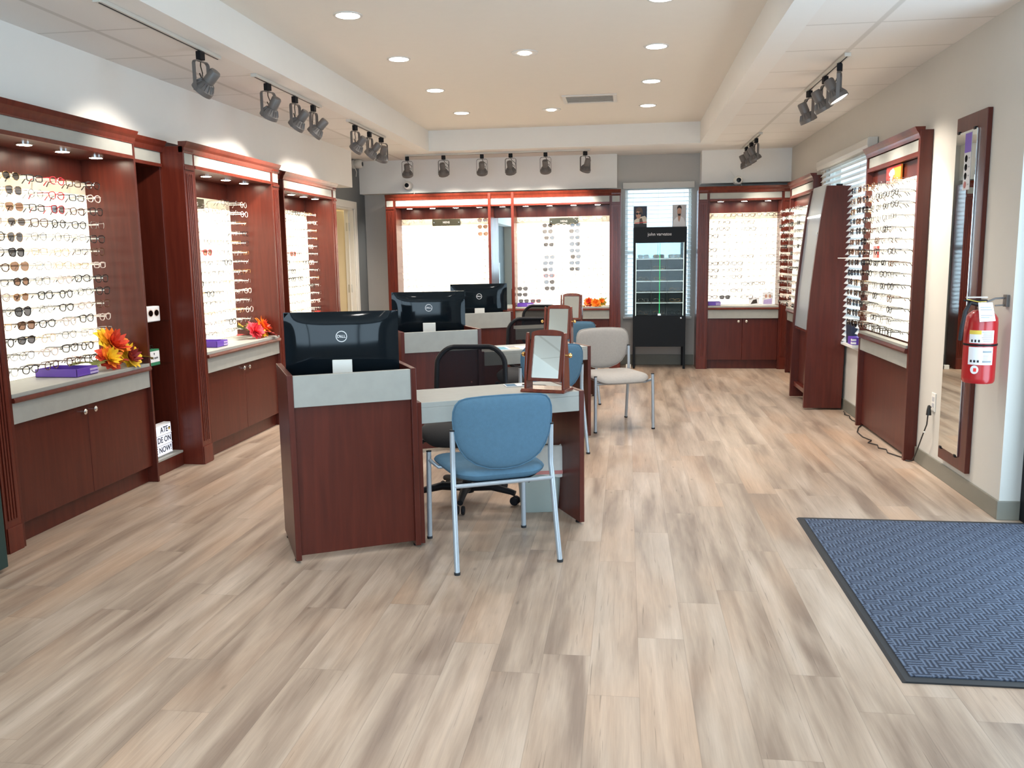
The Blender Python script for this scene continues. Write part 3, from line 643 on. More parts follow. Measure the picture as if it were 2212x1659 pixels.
# ------------------------------------------------------------------ dispensing desks
def desk(label, loc, rz):
    t = thing('dispensing_desk', label, 'desk', loc, rz)
    H, PW, D, TH, TW = .877, .592, .50, .708, 1.472
    box('side_panel', 'cherry', t, 0, .026, 0, D, .012, H, .002); box('side_panel', 'cherry', t, PW-.026, PW, 0, D, .012, H, .002)
    box('front_panel', 'cherry', t, .026, PW-.026, .022, .04, .03, .73); box('fascia', 'laminate', t, .026, PW-.026, .004, .03, .728, .872, .002)
    box('pedestal_shelf', 'black_plastic', t, .026, PW-.026, .03, D, .70, .72)
    for x in (.013, PW-.013, TW-.013):
        for y in (.05, D-.09): MB().lathe([(0, 0), (.014, 0), (.014, .008), (.006, .009), (.006, .016), (0, .016)], 12).obj('glide', 'black_plastic', t).location = (x, y+(.02 if x > 1 else 0), 0)
    y0 = .02
    box('side_panel', 'cherry', t, PW+.001, PW+.026, y0, .44, .012, TH, .002); box('side_panel', 'cherry', t, TW-.026, TW, y0, .44, .012, TH, .002)
    box('table_top', 'laminate', t, PW+.026, TW-.026, y0+.004, .43, TH-.028, TH-.003, .002)
    box('table_fascia', 'laminate', t, PW+.026, TW-.026, y0+.004, y0+.022, TH-.105, TH-.028, .0015)
    return t
DK = [((-1.501, 3.626, 0), 28, 'nearest cherry reception desk with raised grey-fronted pedestal'),
      ((-1.555, 5.80, 0), 28, 'middle cherry reception desk with raised pedestal, magazine on top'),
      ((-1.575, 7.74, 0), 28, 'farthest cherry reception desk with raised pedestal, by the back wall')]
def dpt(i, u, v, z):
    (x, y, _), a, _l = DK[i]; a = R(a); return (x+u*math.cos(a)-v*math.sin(a), y+u*math.sin(a)+v*math.cos(a), z)
desk(DK[0][2], DK[0][0], 28); dk = [o for o in COL.objects if o.name == 'dispensing_desk'][0]
for p, a, l in DK[1:]: dup(dk, p, a, l)
for o in COL.objects:
    if o.name.startswith('dispensing_desk'): o['group'] = 'reception desks in a row'

def monitor(label, loc, rz):
    t = thing('computer_monitor', label, 'monitor', loc, rz, 'monitors on the desks')
    w, h = .545, .35; z0 = .045
    nx, nz = 20, 12; vs = []; fs = []
    for j in range(nz+1):
        for i in range(nx+1):
            u = -1+2*i/nx; v = -1+2*j/nz
            d = .022*(1-abs(u)**4)*(1-abs(v)**4)
            if -.92 < v < -.55 and abs(u) < .72: d -= .004
            vs.append((u*w/2, -.012-d, z0+h/2+v*h/2))
    for j in range(nz):
        for i in range(nx): a = j*(nx+1)+i; fs.append((a, a+1, a+nx+2, a+nx+1))
    b = MB(); b.add(vs, fs); sh = b.obj('back_shell', 'gloss_black', t, smooth=True)
    box('bezel', 'gloss_black', t, -w/2, w/2, -.012, .012, z0, z0+h, .003)
    box('screen', 'ink', t, -w/2+.012, w/2-.012, .012, .0125, z0+.03, z0+h-.012, 0)
    box('stand_neck', 'trim_white', t, -.047, .047, -.058, -.046, .0, .165, .002, label='pale silver stand plate')
    box('stand_arm', 'black_plastic', t, -.03, .03, -.046, -.006, .02, .10, .003)
    box('stand_base', 'black_plastic', t, -.11, .11, -.07, .09, .0, .012, .003)
    ring = MB(); ring.lathe([(.0235, -.0365), (.0270, -.0365), (.0270, -.0330), (.0235, -.0330), (.0235, -.0365)], 40, (0, 0, z0+h*.66), 'y', cap=False)
    ro = ring.obj('logo_ring', 'white_paper', t, smooth=False)
    text('logo_lettering', 'D', .019, 'white_paper', ro, (-.0135, -.0350, z0+h*.66), (R(90), 0, 0), .0012)
    tt = text('logo_lettering', 'E', .017, 'white_paper', ro, (-.0035, -.0350, z0+h*.66), (R(90), 0, 0), .0012); tt.rotation_euler = (R(90), R(-30), 0)
    text('logo_lettering', 'LL', .019, 'white_paper', ro, (.0105, -.0350, z0+h*.66), (R(90), 0, 0), .0012)
    MB().tube([(.05, -.02, .09), (.07, -.06, .05), (.09, -.05, .0)], .004, 6).obj('power_cable', 'cord', t, smooth=True)
    return t
MON = [((-1.375, 4.03, .742), 15, 'glossy black monitor seen from behind on the nearest desk'),
       ((-1.47, 6.31, .742), 15, 'glossy black monitor seen from behind on the middle desk'),
       ((-1.405, 8.16, .738), 16, 'glossy black monitor seen from behind on the farthest desk')]
m0 = monitor(MON[0][2], MON[0][0], MON[0][1])
for p, a, l in MON[1:]: dup(m0, p, a, l)

# ------------------------------------------------------------------ visitor chairs
def visitor_chair(label, loc, rz, fab, group):
    t = thing('side_chair', label, 'chair', loc, rz, group)       # local: +y is the way the chair faces, origin mid feet
    r = .0125
    for s in (-1, 1):
        g = MB().tube([(s*.243, -.268, .0), (s*.238, -.235, .18), (s*.233, -.198, .40), (s*.231, -.188, .45), (s*.231, -.187, .50), (s*.231, -.192, .632)], r, 12).obj('rear_leg', 'silver_paint', t, smooth=True)
        MB().lathe([(0, .632), (.0135, .632), (.0135, .638), (0, .640)], 12, (s*.231, -.192, 0)).obj('cap', 'black_plastic', g); MB().lathe([(0, 0), (.014, 0), (.0145, .012), (0, .012)], 12, (s*.243, -.268, 0)).obj('rubber_foot', 'rubber', g)
        g = MB().tube([(s*.248, .268, 0), (s*.245, .262, .30), (s*.243, .258, .445)], r, 12).obj('front_leg', 'silver_paint', t, smooth=True)
        MB().lathe([(0, .445), (.0135, .445), (.0135, .450), (0, .452)], 12, (s*.243, .258, 0)).obj('cap', 'black_plastic', g); MB().lathe([(0, 0), (.014, 0), (.0145, .012), (0, .012)], 12, (s*.248, .268, 0)).obj('rubber_foot', 'rubber', g)
        MB().tube([(s*.12, -.20, .378), (s*.12, .0, .372), (s*.12, .258, .405)], .009, 8).obj('seat_beam', 'black_plastic', t, smooth=True)
    MB().tube([(-.236, -.203, .383), (.236, -.203, .383)], .010, 10).obj('cross_rail', 'silver_paint', t, smooth=True)
    MB().tube([(-.243, .258, .405), (-.21, .20, .378), (.21, .20, .378), (.243, .258, .405)], .010, 10).obj('cross_rail', 'silver_paint', t, smooth=True)
    # seat
    out = []
    for p in rrect(.47, .49, .10, 8, 0, .03):
        k = 1-.10*max(0, -(p[1]-.03)/.245); out.append((p[0]*k, p[1]))
    def ps(u, v, w_):
        z = .421+.034*(u/.23)**2*(.6 if v < 0 else .35)-.016*math.cos(v*6)*1.0
        if v > .14: z -= .9*(v-.14)**2*2.2
        return (u, v, z+w_)
    MB().cushion(out, ps, .038).obj('seat', fab, t, smooth=True, sub=1)
    MB().cushion([(x*.9, y*.9+.005) for x, y in out], lambda u, v, w_: (u, v, .378+w_+.034*(u/.23)**2), .008).obj('seat_pan', 'black_plastic', t, smooth=True)
    # back pad
    out = []
    top = .775; pts = []
    def side(q):   # half width against height fraction 0 bottom .. 1 top
        return None
    prof = [(0, .450), (.07, .456), (.13, .477), (.172, .508), (.200, .548), (.218, .595), (.227, .64), (.230, .68), (.228, .718), (.218, .748), (.200, .768), (.17, .777), (.10, .783), (0, .785)]
    out = prof[:-1]+[(0, .785)]+[(-x, z) for x, z in prof[-2:0:-1]]
    def pb(u, v, w_):
        bend = .55*u*u; lean = -.06*(v-.5)
        return (u, -.190+bend*0.9-.028+lean+w_, v)
    MB().cushion(out, lambda u, v, w_: pb(u, v, w_), .020).obj('backrest', fab, t, smooth=True, sub=1)
    MB().tube([pb(x, z, 0) for x, z in [(p[0]*1.006, .62+(p[1]-.62)*1.006) for p in out]], .0035, 6, closed=True).obj('piping', fab, t, smooth=True)
    return t
cp = [((-.63, 3.908, 0), 25.4, 'blue upholstered chair in front of the nearest desk'), ((-.60, 6.075, 0), 27, 'blue upholstered chair in front of the middle desk, behind the table mirror'), ((-.58, 8.10, 0), 27, 'blue upholstered chair in front of the farthest desk')]
c0 = visitor_chair(cp[0][2], cp[0][0], cp[0][1], 'chair_blue', 'blue chairs at the desks')
for p, a, l in cp[1:]: dup(c0, p, a, l)
visitor_chair('light grey upholstered chair standing alone, facing the room', (-.115, 7.005, 0), 180+23.4, 'chair_grey', 'grey chair')
for o in COL.objects:
    if o.get('group') == 'grey chair': del o['group']

def office_chair(label, loc, rz):
    t = thing('office_chair', label, 'office chair', loc, rz, 'black mesh office chairs')     # faces +y
    for k in range(5):
        a = R(18+72*k); ca, sa = math.cos(a), math.sin(a)
        arm = MB(); arm.tube([(ca*.02, sa*.02, .085), (ca*.15, sa*.15, .095), (ca*.27, sa*.27, .075), (ca*.295, sa*.295, .068)], [.030, .024, .018, .017], 8); ao = arm.obj('base_arm', 'black_plastic', t, smooth=True)
        for s in (-1, 1):
            w_ = MB().lathe([(0, -.010), (.022, -.009), (.026, 0), (.022, .009), (0, .010)], 16, (0,0,0), 'x').obj('castor_wheel', 'black_plastic', ao, smooth=True); w_.location = (ca*.295-sa*.016*s, sa*.295+ca*.016*s, .027); w_.rotation_euler = (0, 0, a+R(90))
    MB().lathe([(0, .05), (.035, .05), (.036, .11), (.028, .12), (.028, .25), (.016, .255), (.016, .36), (0, .36)], 20).obj('gas_column', 'black_plastic', t, smooth=True)
    box('tilt_mechanism', 'black_plastic', t, -.07, .07, -.14, .10, .355, .395, .006)
    MB().cushion(rrect(.48, .47, .12, 8, 0, .03), lambda u, v, w_: (u, v, .425+w_+.02*(u/.24)**2-(.06*max(0, (v-.12)/.15)**2)), .038).obj('seat', 'dark_fabric', t, smooth=True, sub=1)
    MB().tube([(.06, .02, .37), (.2, .03, .355), (.25, .03, .35)], .006, 8).lathe([(0, -.02), (.014, -.015), (.014, .01), (0, .015)], 10, (.26, .03, .35), 'x').obj('lever', 'black_plastic', t, smooth=True)
    MB().tube([(0, -.12, .375), (0, -.24, .38), (0, -.275, .44), (0, -.265, .60)], [.022, .022, .020, .016], 10).obj('back_spine', 'black_plastic', t, smooth=True)
    out = rrect(.40, .40, .09, 8, 0, .655)
    o2 = []
    for x, z in out:
        k = 1+.06*((.855-z)/.4)-.05*max(0, (z-.78)/.08); o2.append((x*k, z+(.012*(1-(x/.2)**2) if z > .70 else 0)))
    f = lambda u, v, w_=0: (u, -.235+.6*u*u-.10*(v-.65)-w_, v)
    MB().tube([f(x, z) for x, z in o2], .015, 8, closed=True).obj('back_frame', 'black_plastic', t, smooth=True)
    n = len(o2); vs = []; fs = []; rings = (1, .75, .5, .25, .02)
    for q in rings:
        for x, z in o2: vs.append(f(x*q, .655+(z-.655)*q))
    for k in range(4):
        for i in range(n): j = (i+1) % n; fs.append((k*n+i, k*n+j, (k+1)*n+j, (k+1)*n+i))
    mb = MB(); mb.add(vs, fs); mb.obj('mesh_back', 'mesh_fabric', t, smooth=True)
    return t
oc = [((-.90, 4.73, 0), 182, 'black mesh office chair behind the nearest desk'), ((-.80, 6.98, 0), 178, 'black mesh office chair behind the middle desk'), ((-.93, 8.86, 0), 170, 'black mesh office chair behind the farthest desk')]
o0 = office_chair(oc[0][2], oc[0][0], oc[0][1])
for p, a, l in oc[1:]: dup(o0, p, a, l)

# ------------------------------------------------------------------ table mirrors
def table_mirror(label, loc, rz):
    t = thing('table_mirror', label, 'mirror', loc, rz, 'tilting mirrors on the desks')
    MB().prism([(-.075, 0), (.075, 0), (.075, .006), (.062, .016), (-.062, .016), (-.075, .006)], 'x', -.118, .118).obj('base', 'mirror_wood', t, .002)
    for s in (-1, 1):
        x = s*.101
        MB().prism([(-.048, .016), (.048, .016), (.044, .10), (.030, .20), (.014, .285), (.010, .297), (-.010, .297), (-.014, .285), (-.030, .20), (-.044, .10)], 'x', x-.006, x+.006).obj('post', 'mirror_wood', t, .002)
        k = MB().lathe([(0, .006), (.005, .006), (.005, .016), (.012, .020), (.013, .027), (.008, .034), (0, .036)], 14, (0,0,0), 'x', cap=False).obj('knob', 'brass', t, smooth=True); k.location = (x, 0, .185)
        if s < 0: k.rotation_euler = (0, 0, R(180))
    piv = bpy.data.objects.new('mirror_frame', None)
    w, z0, z1 = .090, .045, .302
    arch = [(-w, z0), (w, z0), (w, z1-.012)]+[(w*math.cos(R(a)), z1-.012+.020*math.sin(R(a))) for a in range(15, 166, 15)]+[(-w, z1-.012)]
    inner = rrect(.148, .218, .008, 4, 0, .170)
    tl = R(-15)
    fr = MB().prism(arch, 'y', .004, .014); o = fr.obj('mirror_frame', 'mirror_wood', t, .0015)
    # front rim strips around the glass
    rm = MB(); rm.box(-w, -.073, -.006, .004, z0, z1-.012).box(.073, w, -.006, .004, z0, z1-.012).box(-.073, .073, -.006, .004, z0, .061)
    top = [(-.073, .279), (.073, .279), (w, z1-.012)]+[(w*math.cos(R(a)), z1-.012+.020*math.sin(R(a))) for a in range(15, 166, 15)]+[(-w, z1-.012)]
    rm.prism(top, 'y', -.006, .004); rm.obj('rim', 'mirror_wood', o, .0015)
    MB().prism(inner, 'y', .0005, .0035).obj('mirror_glass', 'mirror', o)
    o.rotation_euler = (tl, 0, 0); o.location = (0, .185*math.sin(tl), .185*(1-math.cos(tl))+.004)
    piv = None
    return t
mz = .7065
mm = [(dpt(0, 1.30, .10, mz), -15, 'red wooden table mirror on the nearest desk'), (dpt(1, 1.27, .17, mz), -8, 'red wooden table mirror on the middle desk'), (dpt(2, 1.30, .24, mz), -5, 'red wooden table mirror on the farthest desk')]
t0 = table_mirror(mm[0][2], mm[0][0], mm[0][1])
for p, a, l in mm[1:]: dup(t0, p, a, l)
# papers and pen on the desks
p = dpt(1, .78, .16, mz); t = thing('magazine', 'open glossy magazine on the middle desk', 'magazine', p, 20)
box('pages', 'white_paper', t, -.07, .30, -.10, .12, 0, .004, 0)
for a, b, c, d, m in ((-.06, .06, -.09, .10, 'teal_photo'), (.075, .15, -.09, .02, 'peach_photo'), (.08, .14, .03, .11, 'ink_grey'), (.16, .28, -.09, .05, 'photo_grey')): box('picture', m, t, a, b, c, d, .004, .0045, 0)
p = dpt(0, 1.30, .27, mz); t = thing('pen', 'dark pen lying on the nearest desk behind the mirror', 'pen', p, -14); MB().tube([(-.07, 0, .005), (.06, 0, .005)], .0045, 8).tube([(.06, 0, .005), (.072, 0, .005)], [.0045, .001], 8).obj('barrel', 'ink', t, smooth=True); box('clip', 'chrome', t, -.07, -.03, -.0012, .0012, .009, .0105, 0)
p = dpt(0, 1.22, .34, mz); tag(box('leaflet', 'white_paper', None, -.06, .06, -.04, .04, 0, .003, 0), 'small white and blue leaflet on the nearest desk behind the mirror', 'leaflet'); o = COL.objects['leaflet']; o.location = p; o.rotation_euler = (0, 0, R(20))
box('picture', 'chair_blue', o, -.055, .0, -.035, .035, .003, .0036, 0)
# waste bin with liner
t = thing('waste_bin', 'pale plastic waste bin with a white liner under the nearest desk', 'waste bin', (-.475, 4.60, 0), 12)
def rr3(w, h, r, z): return [(x, y, z) for x, y in rrect(w, h, r, 4)]
b = MB(); rows = [rr3(.19, .15, .03, .0), rr3(.20, .16, .03, .012), rr3(.235, .19, .035, .22), rr3(.26, .21, .035, .34), rr3(.25, .20, .033, .34), rr3(.18, .14, .03, .02)]
n = len(rows[0]); vs = [v for r_ in rows for v in r_]; fs = [tuple(range(n-1, -1, -1))]
for k in range(len(rows)-1):
    for i in range(n): j = (i+1) % n; fs.append((k*n+i, k*n+j, (k+1)*n+j, (k+1)*n+i))
fs.append(tuple((len(rows)-1)*n+i for i in range(n)))
b.add(vs, fs).obj('bin', 'bin_plastic', t, smooth=True)
rnd = random.Random(3); b = MB(); rows = []
for k, (w_, z) in enumerate(((.272, .215), (.276, .27), (.274, .335), (.268, .365), (.245, .375), (.21, .34))):
    rows.append([(x*(1+.02*rnd.random()), y*(1+.03*rnd.random()), z+.010*rnd.random()+(.02*math.sin(5*x*9) if k == 0 else 0)) for x, y, _ in rr3(w_, w_*.80, .04, z)])
vs = [v for r_ in rows for v in r_]; fs = []
for k in range(len(rows)-1):
    for i in range(n): j = (i+1) % n; fs.append((k*n+i, k*n+j, (k+1)*n+j, (k+1)*n+i))
b.add(vs, fs).obj('liner', 'bag_plastic', t, smooth=True)
MB().add([(x*1.004, y*1.004, z) for z in (.222, .242) for x, y, _ in rr3(.284, .228, .04, 0)], [(i, (i+1) % n, n+(i+1) % n, n+i) for i in range(n)]).obj('drawstring', 'bag_red', t)

# ------------------------------------------------------------------ black glass case by the back window
t = thing('glass_display_case', 'tall black locking display case with glass doors and lettered header, before the back window', 'display case', (.082, 10.565, 0), 0)
CW, CD = .63, .36
for x in (0, CW-.028):
    for y in (0, CD-.028):
        box('leg', 'case_black', t, x, x+.028, y, y+.028, 0, .272)
box('lower_cabinet', 'case_black', t, 0, CW, 0, CD, .272, .645); box('header', 'case_black', t, 0, CW, 0, CD, 1.53, 1.71)
box('side_frame', 'case_black', t, 0, .028, 0, CD, .645, 1.53); box('side_frame', 'case_black', t, CW-.028, CW, 0, CD, .645, 1.53)
box('back_board', 'case_inner', t, .028, CW-.028, CD-.02, CD-.008, .645, 1.34); box('back_mirror', 'tinted_mirror', t, .028, CW-.028, CD-.02, CD-.012, 1.341, 1.53)
cols = [(.032, .215), (.221, .405), (.411, .598)]
for z in (1.325, 1.19, 1.057, .924, .795):
    for a, b in cols: box('shelf', 'shelf_alu', t, a, b, .05, CD-.022, z, z+.012, .001)
for x in (.2165, .4065): box('divider', 'case_inner', t, x, x+.003, .10, CD-.022, .645, 1.33, 0)
box('glass_door', 'case_glass', t, .03, .313, .004, .010, .65, 1.525, 0); box('glass_door', 'case_glass', t, .318, CW-.03, .004, .010, .65, 1.525, 0)
box('glass_edge', 'case_edge_glow', t, .3135, .3175, .003, .009, .66, 1.52, 0)  # pane edge made to glow green by emission, no lamp in it
box('led_strip', 'case_glow', t, .029, .035, .012, .018, .65, 1.525, 0); box('led_strip', 'case_glow', t, CW-.035, CW-.029, .012, .018, .65, 1.525, 0)
box('lock', 'chrome', t, .295, .335, -.004, .003, .652, .675); MB().lathe([(0, -.006), (.009, -.005), (.011, 0)], 14, (CW-.055, 0, .62), 'y', cap=False).obj('key_lock', 'chrome', t, smooth=True)
text('lettering', 'john varvatos', .052, 'photo_grey', t, (CW/2-.005, -.001, 1.625), (R(90), 0, 0))
def poster(label, x0, x1, z0, z1, y, bgm, shapes, rz=0):
    t = thing('photo_card', label, 'poster', (x0, y, z0), rz); w, h = x1-x0, z1-z0
    box('card', bgm, t, 0, w, 0, .004, 0, h, 0)
    for k, (nm, m, pts) in enumerate(shapes):
        MB().prism([(px*w, pz*h) for px, pz in pts], 'y', -.0006*(k+1), 0).obj(nm, m, t)
ell = lambda cx, cy, a, b, n=16: [(cx+a*math.cos(2*math.pi*i/n), cy+b*math.sin(2*math.pi*i/n)) for i in range(n)]
poster('photo card of a man in beanie and sunglasses on the black case, left', .083, .243, 1.711, 1.965, 10.72, 'photo_navy',
       [('jacket', 'photo_cream', [(.0, .02), (.05, .35), (.35, .48), (.85, .55), (.98, .45), (1, .02)]), ('shirt', 'photo_brown', [(.42, .02), (.45, .42), (.62, .45), (.8, .02)]),
        ('face', 'skin', ell(.36, .62, .19, .20)), ('hat', 'photo_brown', [(.12, .72), (.2, .9), (.4, .97), (.6, .92), (.68, .76), (.66, .6), (.58, .72), (.3, .78)]),
        ('sunglasses', 'ink', ell(.27, .66, .10, .055, 10)), ('sunglasses', 'ink', ell(.48, .67, .10, .055, 10)), ('red_band', 'sign_red', [(.1, .20), (.98, .24), (.98, .27), (.1, .23)]), ('lower_band', 'ink', [(.02, .0), (.98, .0), (.98, .18), (.02, .18)])])
poster('photo card of a man in a white shirt on the black case, right', .548, .712, 1.711, 1.975, 10.72, 'photo_grey',
       [('shirt', 'white_paper', [(.02, .0), (.08, .30), (.30, .44), (.55, .50), (.80, .40), (.92, .2), (.94, .0)]), ('neck', 'skin', [(.42, .30), (.38, .55), (.62, .55), (.56, .36), (.49, .22)]),
        ('face', 'skin', ell(.49, .68, .15, .18)), ('hair', 'hair', [(.33, .74), (.33, .88), (.42, .96), (.56, .97), (.65, .9), (.66, .74), (.62, .82), (.5, .86), (.38, .83)]), ('beard', 'hair', [(.36, .62), (.40, .52), (.49, .49), (.58, .52), (.62, .62), (.56, .58), (.49, .60), (.42, .58)])])
tag(box('doorstop', 'trim_white', None, -.03, .03, -.02, .02, 0, .05, .004), 'small white block on the floor left of the black case', 'doorstop'); COL.objects['doorstop'].location = (.03, 10.60, 0)

# ------------------------------------------------------------------ right wall: tall mirror, extinguisher, socket, cords
t = thing('wall_mirror', 'tall narrow mirror on a cherry board, right wall beside the extinguisher', 'mirror', (1.92, 5.42, 0), -90)
box('backing_board', 'cherry', t, 0, .425, -.028, -.001, .14, 2.135, .003)
box('mirror_glass', 'mirror', t, .025, .325, -.037, -.029, .215, 2.045, .001)
for x in (.06, .29):
    for z in (.213, 2.047): box('clip', 'black_plastic', t, x-.012, x+.012, -.041, -.028, z-.008, z+.008)
s_ = box('sticker_strip', 'photo_grey', t, .165, .26, -.0385, -.0375, 1.72, 2.035, 0); box('heading', 'purple_box', s_, .167, .258, -.039, -.0385, 1.925, 2.03, 0)
for k, z in enumerate((1.893, 1.845, 1.797, 1.749)):
    MB().cushion(ell(.195, z, .020, .020, 14), lambda u, v, w_: (u, -.0385-abs(w_), v), .0006, (0, .5, 1)).obj('lens_swatch', 'lens_smoke' if k < 3 else 'bag_red', s_); box('caption', 'ink_grey', s_, .228, .248, -.0389, -.0385, z-.004, z+.004, 0)
t = thing('fire_extinguisher', 'red fire extinguisher hanging on the right wall near the entrance', 'fire extinguisher', (1.80, 4.66, 0), 0)
MB().lathe([(0, .712), (.070, .712), (.076, .722), (.077, .74), (.077, 1.02), (.074, 1.045), (.062, 1.065), (.042, 1.08), (.026, 1.085), (0, 1.086)], 32, cap=False).obj('cylinder', 'red_paint', t, smooth=True)
MB().lathe([(0, 1.085), (.022, 1.085), (.024, 1.10), (.024, 1.12), (0, 1.12)], 16, cap=False).obj('valve', 'chrome', t, smooth=True)
box('handle', 'black_plastic', t, -.09, .02, -.012, .012, 1.128, 1.137, .003); box('lever', 'shelf_alu', t, -.08, .02, -.012, .012, 1.145, 1.152, .003)
MB().tube([(-.02, 0, 1.11), (-.06, 0, 1.12), (-.092, -.03, 1.08), (-.10, -.02, 1.0), (-.098, .0, .93)], .010, 8).obj('hose', 'rubber', t, smooth=True)
def band(name, m, a0, a1, z0, z1, r=.0776, th=.0006):
    n = 14; vs = []
    for k in range(n+1):
        a = R(a0+(a1-a0)*k/n)
        for rr_, z in ((r, z0), (r, z1), (r+th, z0), (r+th, z1)): vs.append((rr_*math.cos(a), rr_*math.sin(a), z))
    fs = []
    for k in range(n): b = 4*k; fs += [(b+2, b+6, b+7, b+3), (b, b+1, b+5, b+4), (b+1, b+3, b+7, b+5), (b, b+4, b+6, b+2)]
    return MB().add(vs, fs).obj(name, m, t, smooth=True)
band('strap', 'black_plastic', 95, 355, .905, .915, .0778, .002)
lb = band('label', 'white_paper', -150, -62, .92, .985); band('heading', 'yellow_paper', -150, -108, .965, .985, .0783); 
l2 = band('label', 'white_paper', -150, -62, .81, .90); 
for z in (.872, .822): band('barcode', 'ink_grey', -100, -68, z, z+.010, .0783)
for z in (.975, .966, .957, .948, .939, .930): band('print', 'ink_grey', -104+3*math.sin(z*900), -68, z, z+.0025, .0783)
for z in (.86, .852, .844, .836): band('print', 'ink_grey', -98, -80+2*math.sin(z*900), z, z+.002, .0783)
for a in (-142, -130, -118): band('pictogram', 'ink', a, a+6, .925, .938, .0783); band('pictogram', 'ink', a, a+7, .822, .834, .0783)
pt = [(.0785*math.cos(R(-125)+.25*math.cos(a)), .0785*math.sin(R(-125)+.25*math.cos(a)), .785+.022*math.sin(a)) for a in [2*math.pi*i/18 for i in range(18)]]
MB().add(pt, [tuple(range(18))]).obj('round_sticker', 'white_paper', t); band('sticker_print', 'sign_red', -128, -118, .775, .793, .0790)
tg = MB(); tg.add([(-.045, -.094, 1.03), (.030, -.094, 1.035), (.022, -.062, 1.125), (-.045, -.062, 1.125), (-.045, -.0955, 1.03), (.030, -.0955, 1.035), (.022, -.0635, 1.125), (-.045, -.0635, 1.125)], [(0,1,2,3),(7,6,5,4),(0,4,5,1),(1,5,6,2),(2,6,7,3),(3,7,4,0)])
tg = tg.obj('inspection_tag', 'white_paper', t)
for z, w_ in ((1.10, .05), (1.088, .055), (1.06, .055), (1.05, .04)):
    y = -.0965+(z-1.03)*.034/.095*.94; box('print', 'ink_grey', tg, -.038, -.038+w_, y-.0003, y, z, z+.003, 0)
MB().tube([(-.10, -.06, 1.142), (-.04, -.06, 1.128), (.0, -.045, 1.13)], .0015, 6).obj('tie', 'yellow_paper', t)
bk = MB(); bk.box(.105, .119, -.022, .022, 1.10, 1.16); bk.tube([(.108, 0, 1.145), (.06, 0, 1.142), (.02, 0, 1.125)], .005, 8).tube([(.108, 0, 1.108), (.06, 0, 1.106)], .004, 8)
bk.obj('wall_bracket', 'track_grey', t)
t = thing('power_outlet', 'white wall outlet with a black plug low on the right wall', 'outlet', (1.92, 5.615, .445), -90)
box('cover_plate', 'trim_white', t, -.035, .035, -.006, 0, -.058, .058, .002)
for z in (-.02, .02): box('socket', 'photo_grey', t, -.017, .017, -.0075, -.006, z-.014, z+.014)
t = thing('plugged_extension_lead', 'black power cord running from the wall outlet to the lit unit', 'cord', (0, 0, 0))
MB().lathe([(0, 0), (.016, .002), (.014, .03), (.009, .06), (.004, .065)], 12, (1.892, 5.615, .36), 'z').obj('plug', 'cord', t, smooth=True)
MB().tube([(1.905, 5.615, .415), (1.89, 5.615, .40), (1.886, 5.62, .30), (1.885, 5.68, .22), (1.885, 5.80, .06), (1.88, 5.84, .012), (1.87, 5.86, .006), (1.85, 5.875, .006)], .0042, 8).obj('cable', 'cord', t, smooth=True)
box('tie', 'trim_white', t, 1.879, 1.891, 5.645, 5.655, .24, .25)
o = MB().tube([(1.86, 5.95, .006), (1.80, 6.1, .006), (1.82, 6.2, .006), (1.78, 6.25, .006), (1.80, 6.34, .006), (1.755, 6.42, .006), (1.80, 6.5, .006), (1.77, 6.62, .006), (1.775, 6.8, .006), (1.83, 6.98, .006), (1.88, 7.08, .006)], .004, 8).obj('loose_cable', 'cord', None, smooth=True)
tag(o, 'loose black cord lying on the floor under the near right wall unit', 'cord')
o = MB().tube([(1.89, 7.70, .006), (1.88, 7.62, .006), (1.86, 7.55, .006), (1.885, 7.48, .006), (1.865, 7.40, .006), (1.86, 7.3, .006), (1.88, 7.2, .006)], .004, 8).obj('loose_cable', 'cord', None, smooth=True)
tag(o, 'short black cord on the floor beside the leaning cherry stand', 'cord')
# entrance mat
t = thing('entrance_mat', 'large blue-grey ribbed entrance mat with black rubber edge', 'mat', (.895, 2.755, 0))
MB().prism([(0, 0), (.012, .006), (1.16, .006), (1.172, 0)], 'y', 0, 1.775).obj('rubber_border', 'rubber', t); MB().box(.035, 1.137, .035, 1.74, .004, .0095).obj('carpet', 'entrance_carpet', t)
tag(MB().box(-3.34, -2.792, 2.7, 3.42, .02, 1.25).obj('green_cabinet', 'green_paint', None, .004), 'dark green cabinet edge at the extreme left of the view', 'cabinet')

# ------------------------------------------------------------------ signs, trays, flowers, boxes
def plaque(label, s, loc, rz, w=.36, h=.085):
    t = thing('sign_plaque', label, 'sign', loc, rz)
    box('plate', 'sign_plate', t, -w/2, w/2, 0, .006, -h/2, h/2, .001)
    text('lettering', s, h*.42, 'white_paper', t, (0, -.0005, 0), (R(90), 0, 0))
    for x in (-w/2+.02, w/2-.02): MB().lathe([(0, -.008), (.008, -.007), (.009, 0)], 12, (x, 0, 0), 'y', cap=False).obj('stud', 'chrome', t, smooth=True)
plaque('grey MENS plaque on the left lit bay of the back wall', 'MENS', (-2.265, 10.845, 1.825), 0)
plaque('grey MENS plaque on the right lit bay of the back wall', 'MENS', (-.775, 10.845, 1.81), 0)
plaque('grey lettered plaque on the middle left cabinet, partly behind its post', 'WOMENS', (-3.225, 6.19, 1.815), 90)
t = thing('brand_sign', 'orange and red plate with a white mark on the near right wall unit', 'sign', (1.868, 6.54, 1.86), -90)
box('plate', 'sign_orange', t, -.13, .20, -.004, .008, 0, .12, 0); box('red_half', 'sign_red', t, -.13, -.02, -.0046, -.004, 0, .12, 0); box('red_top', 'sign_red', t, -.02, .20, -.0046, -.004, .105, .12, 0)
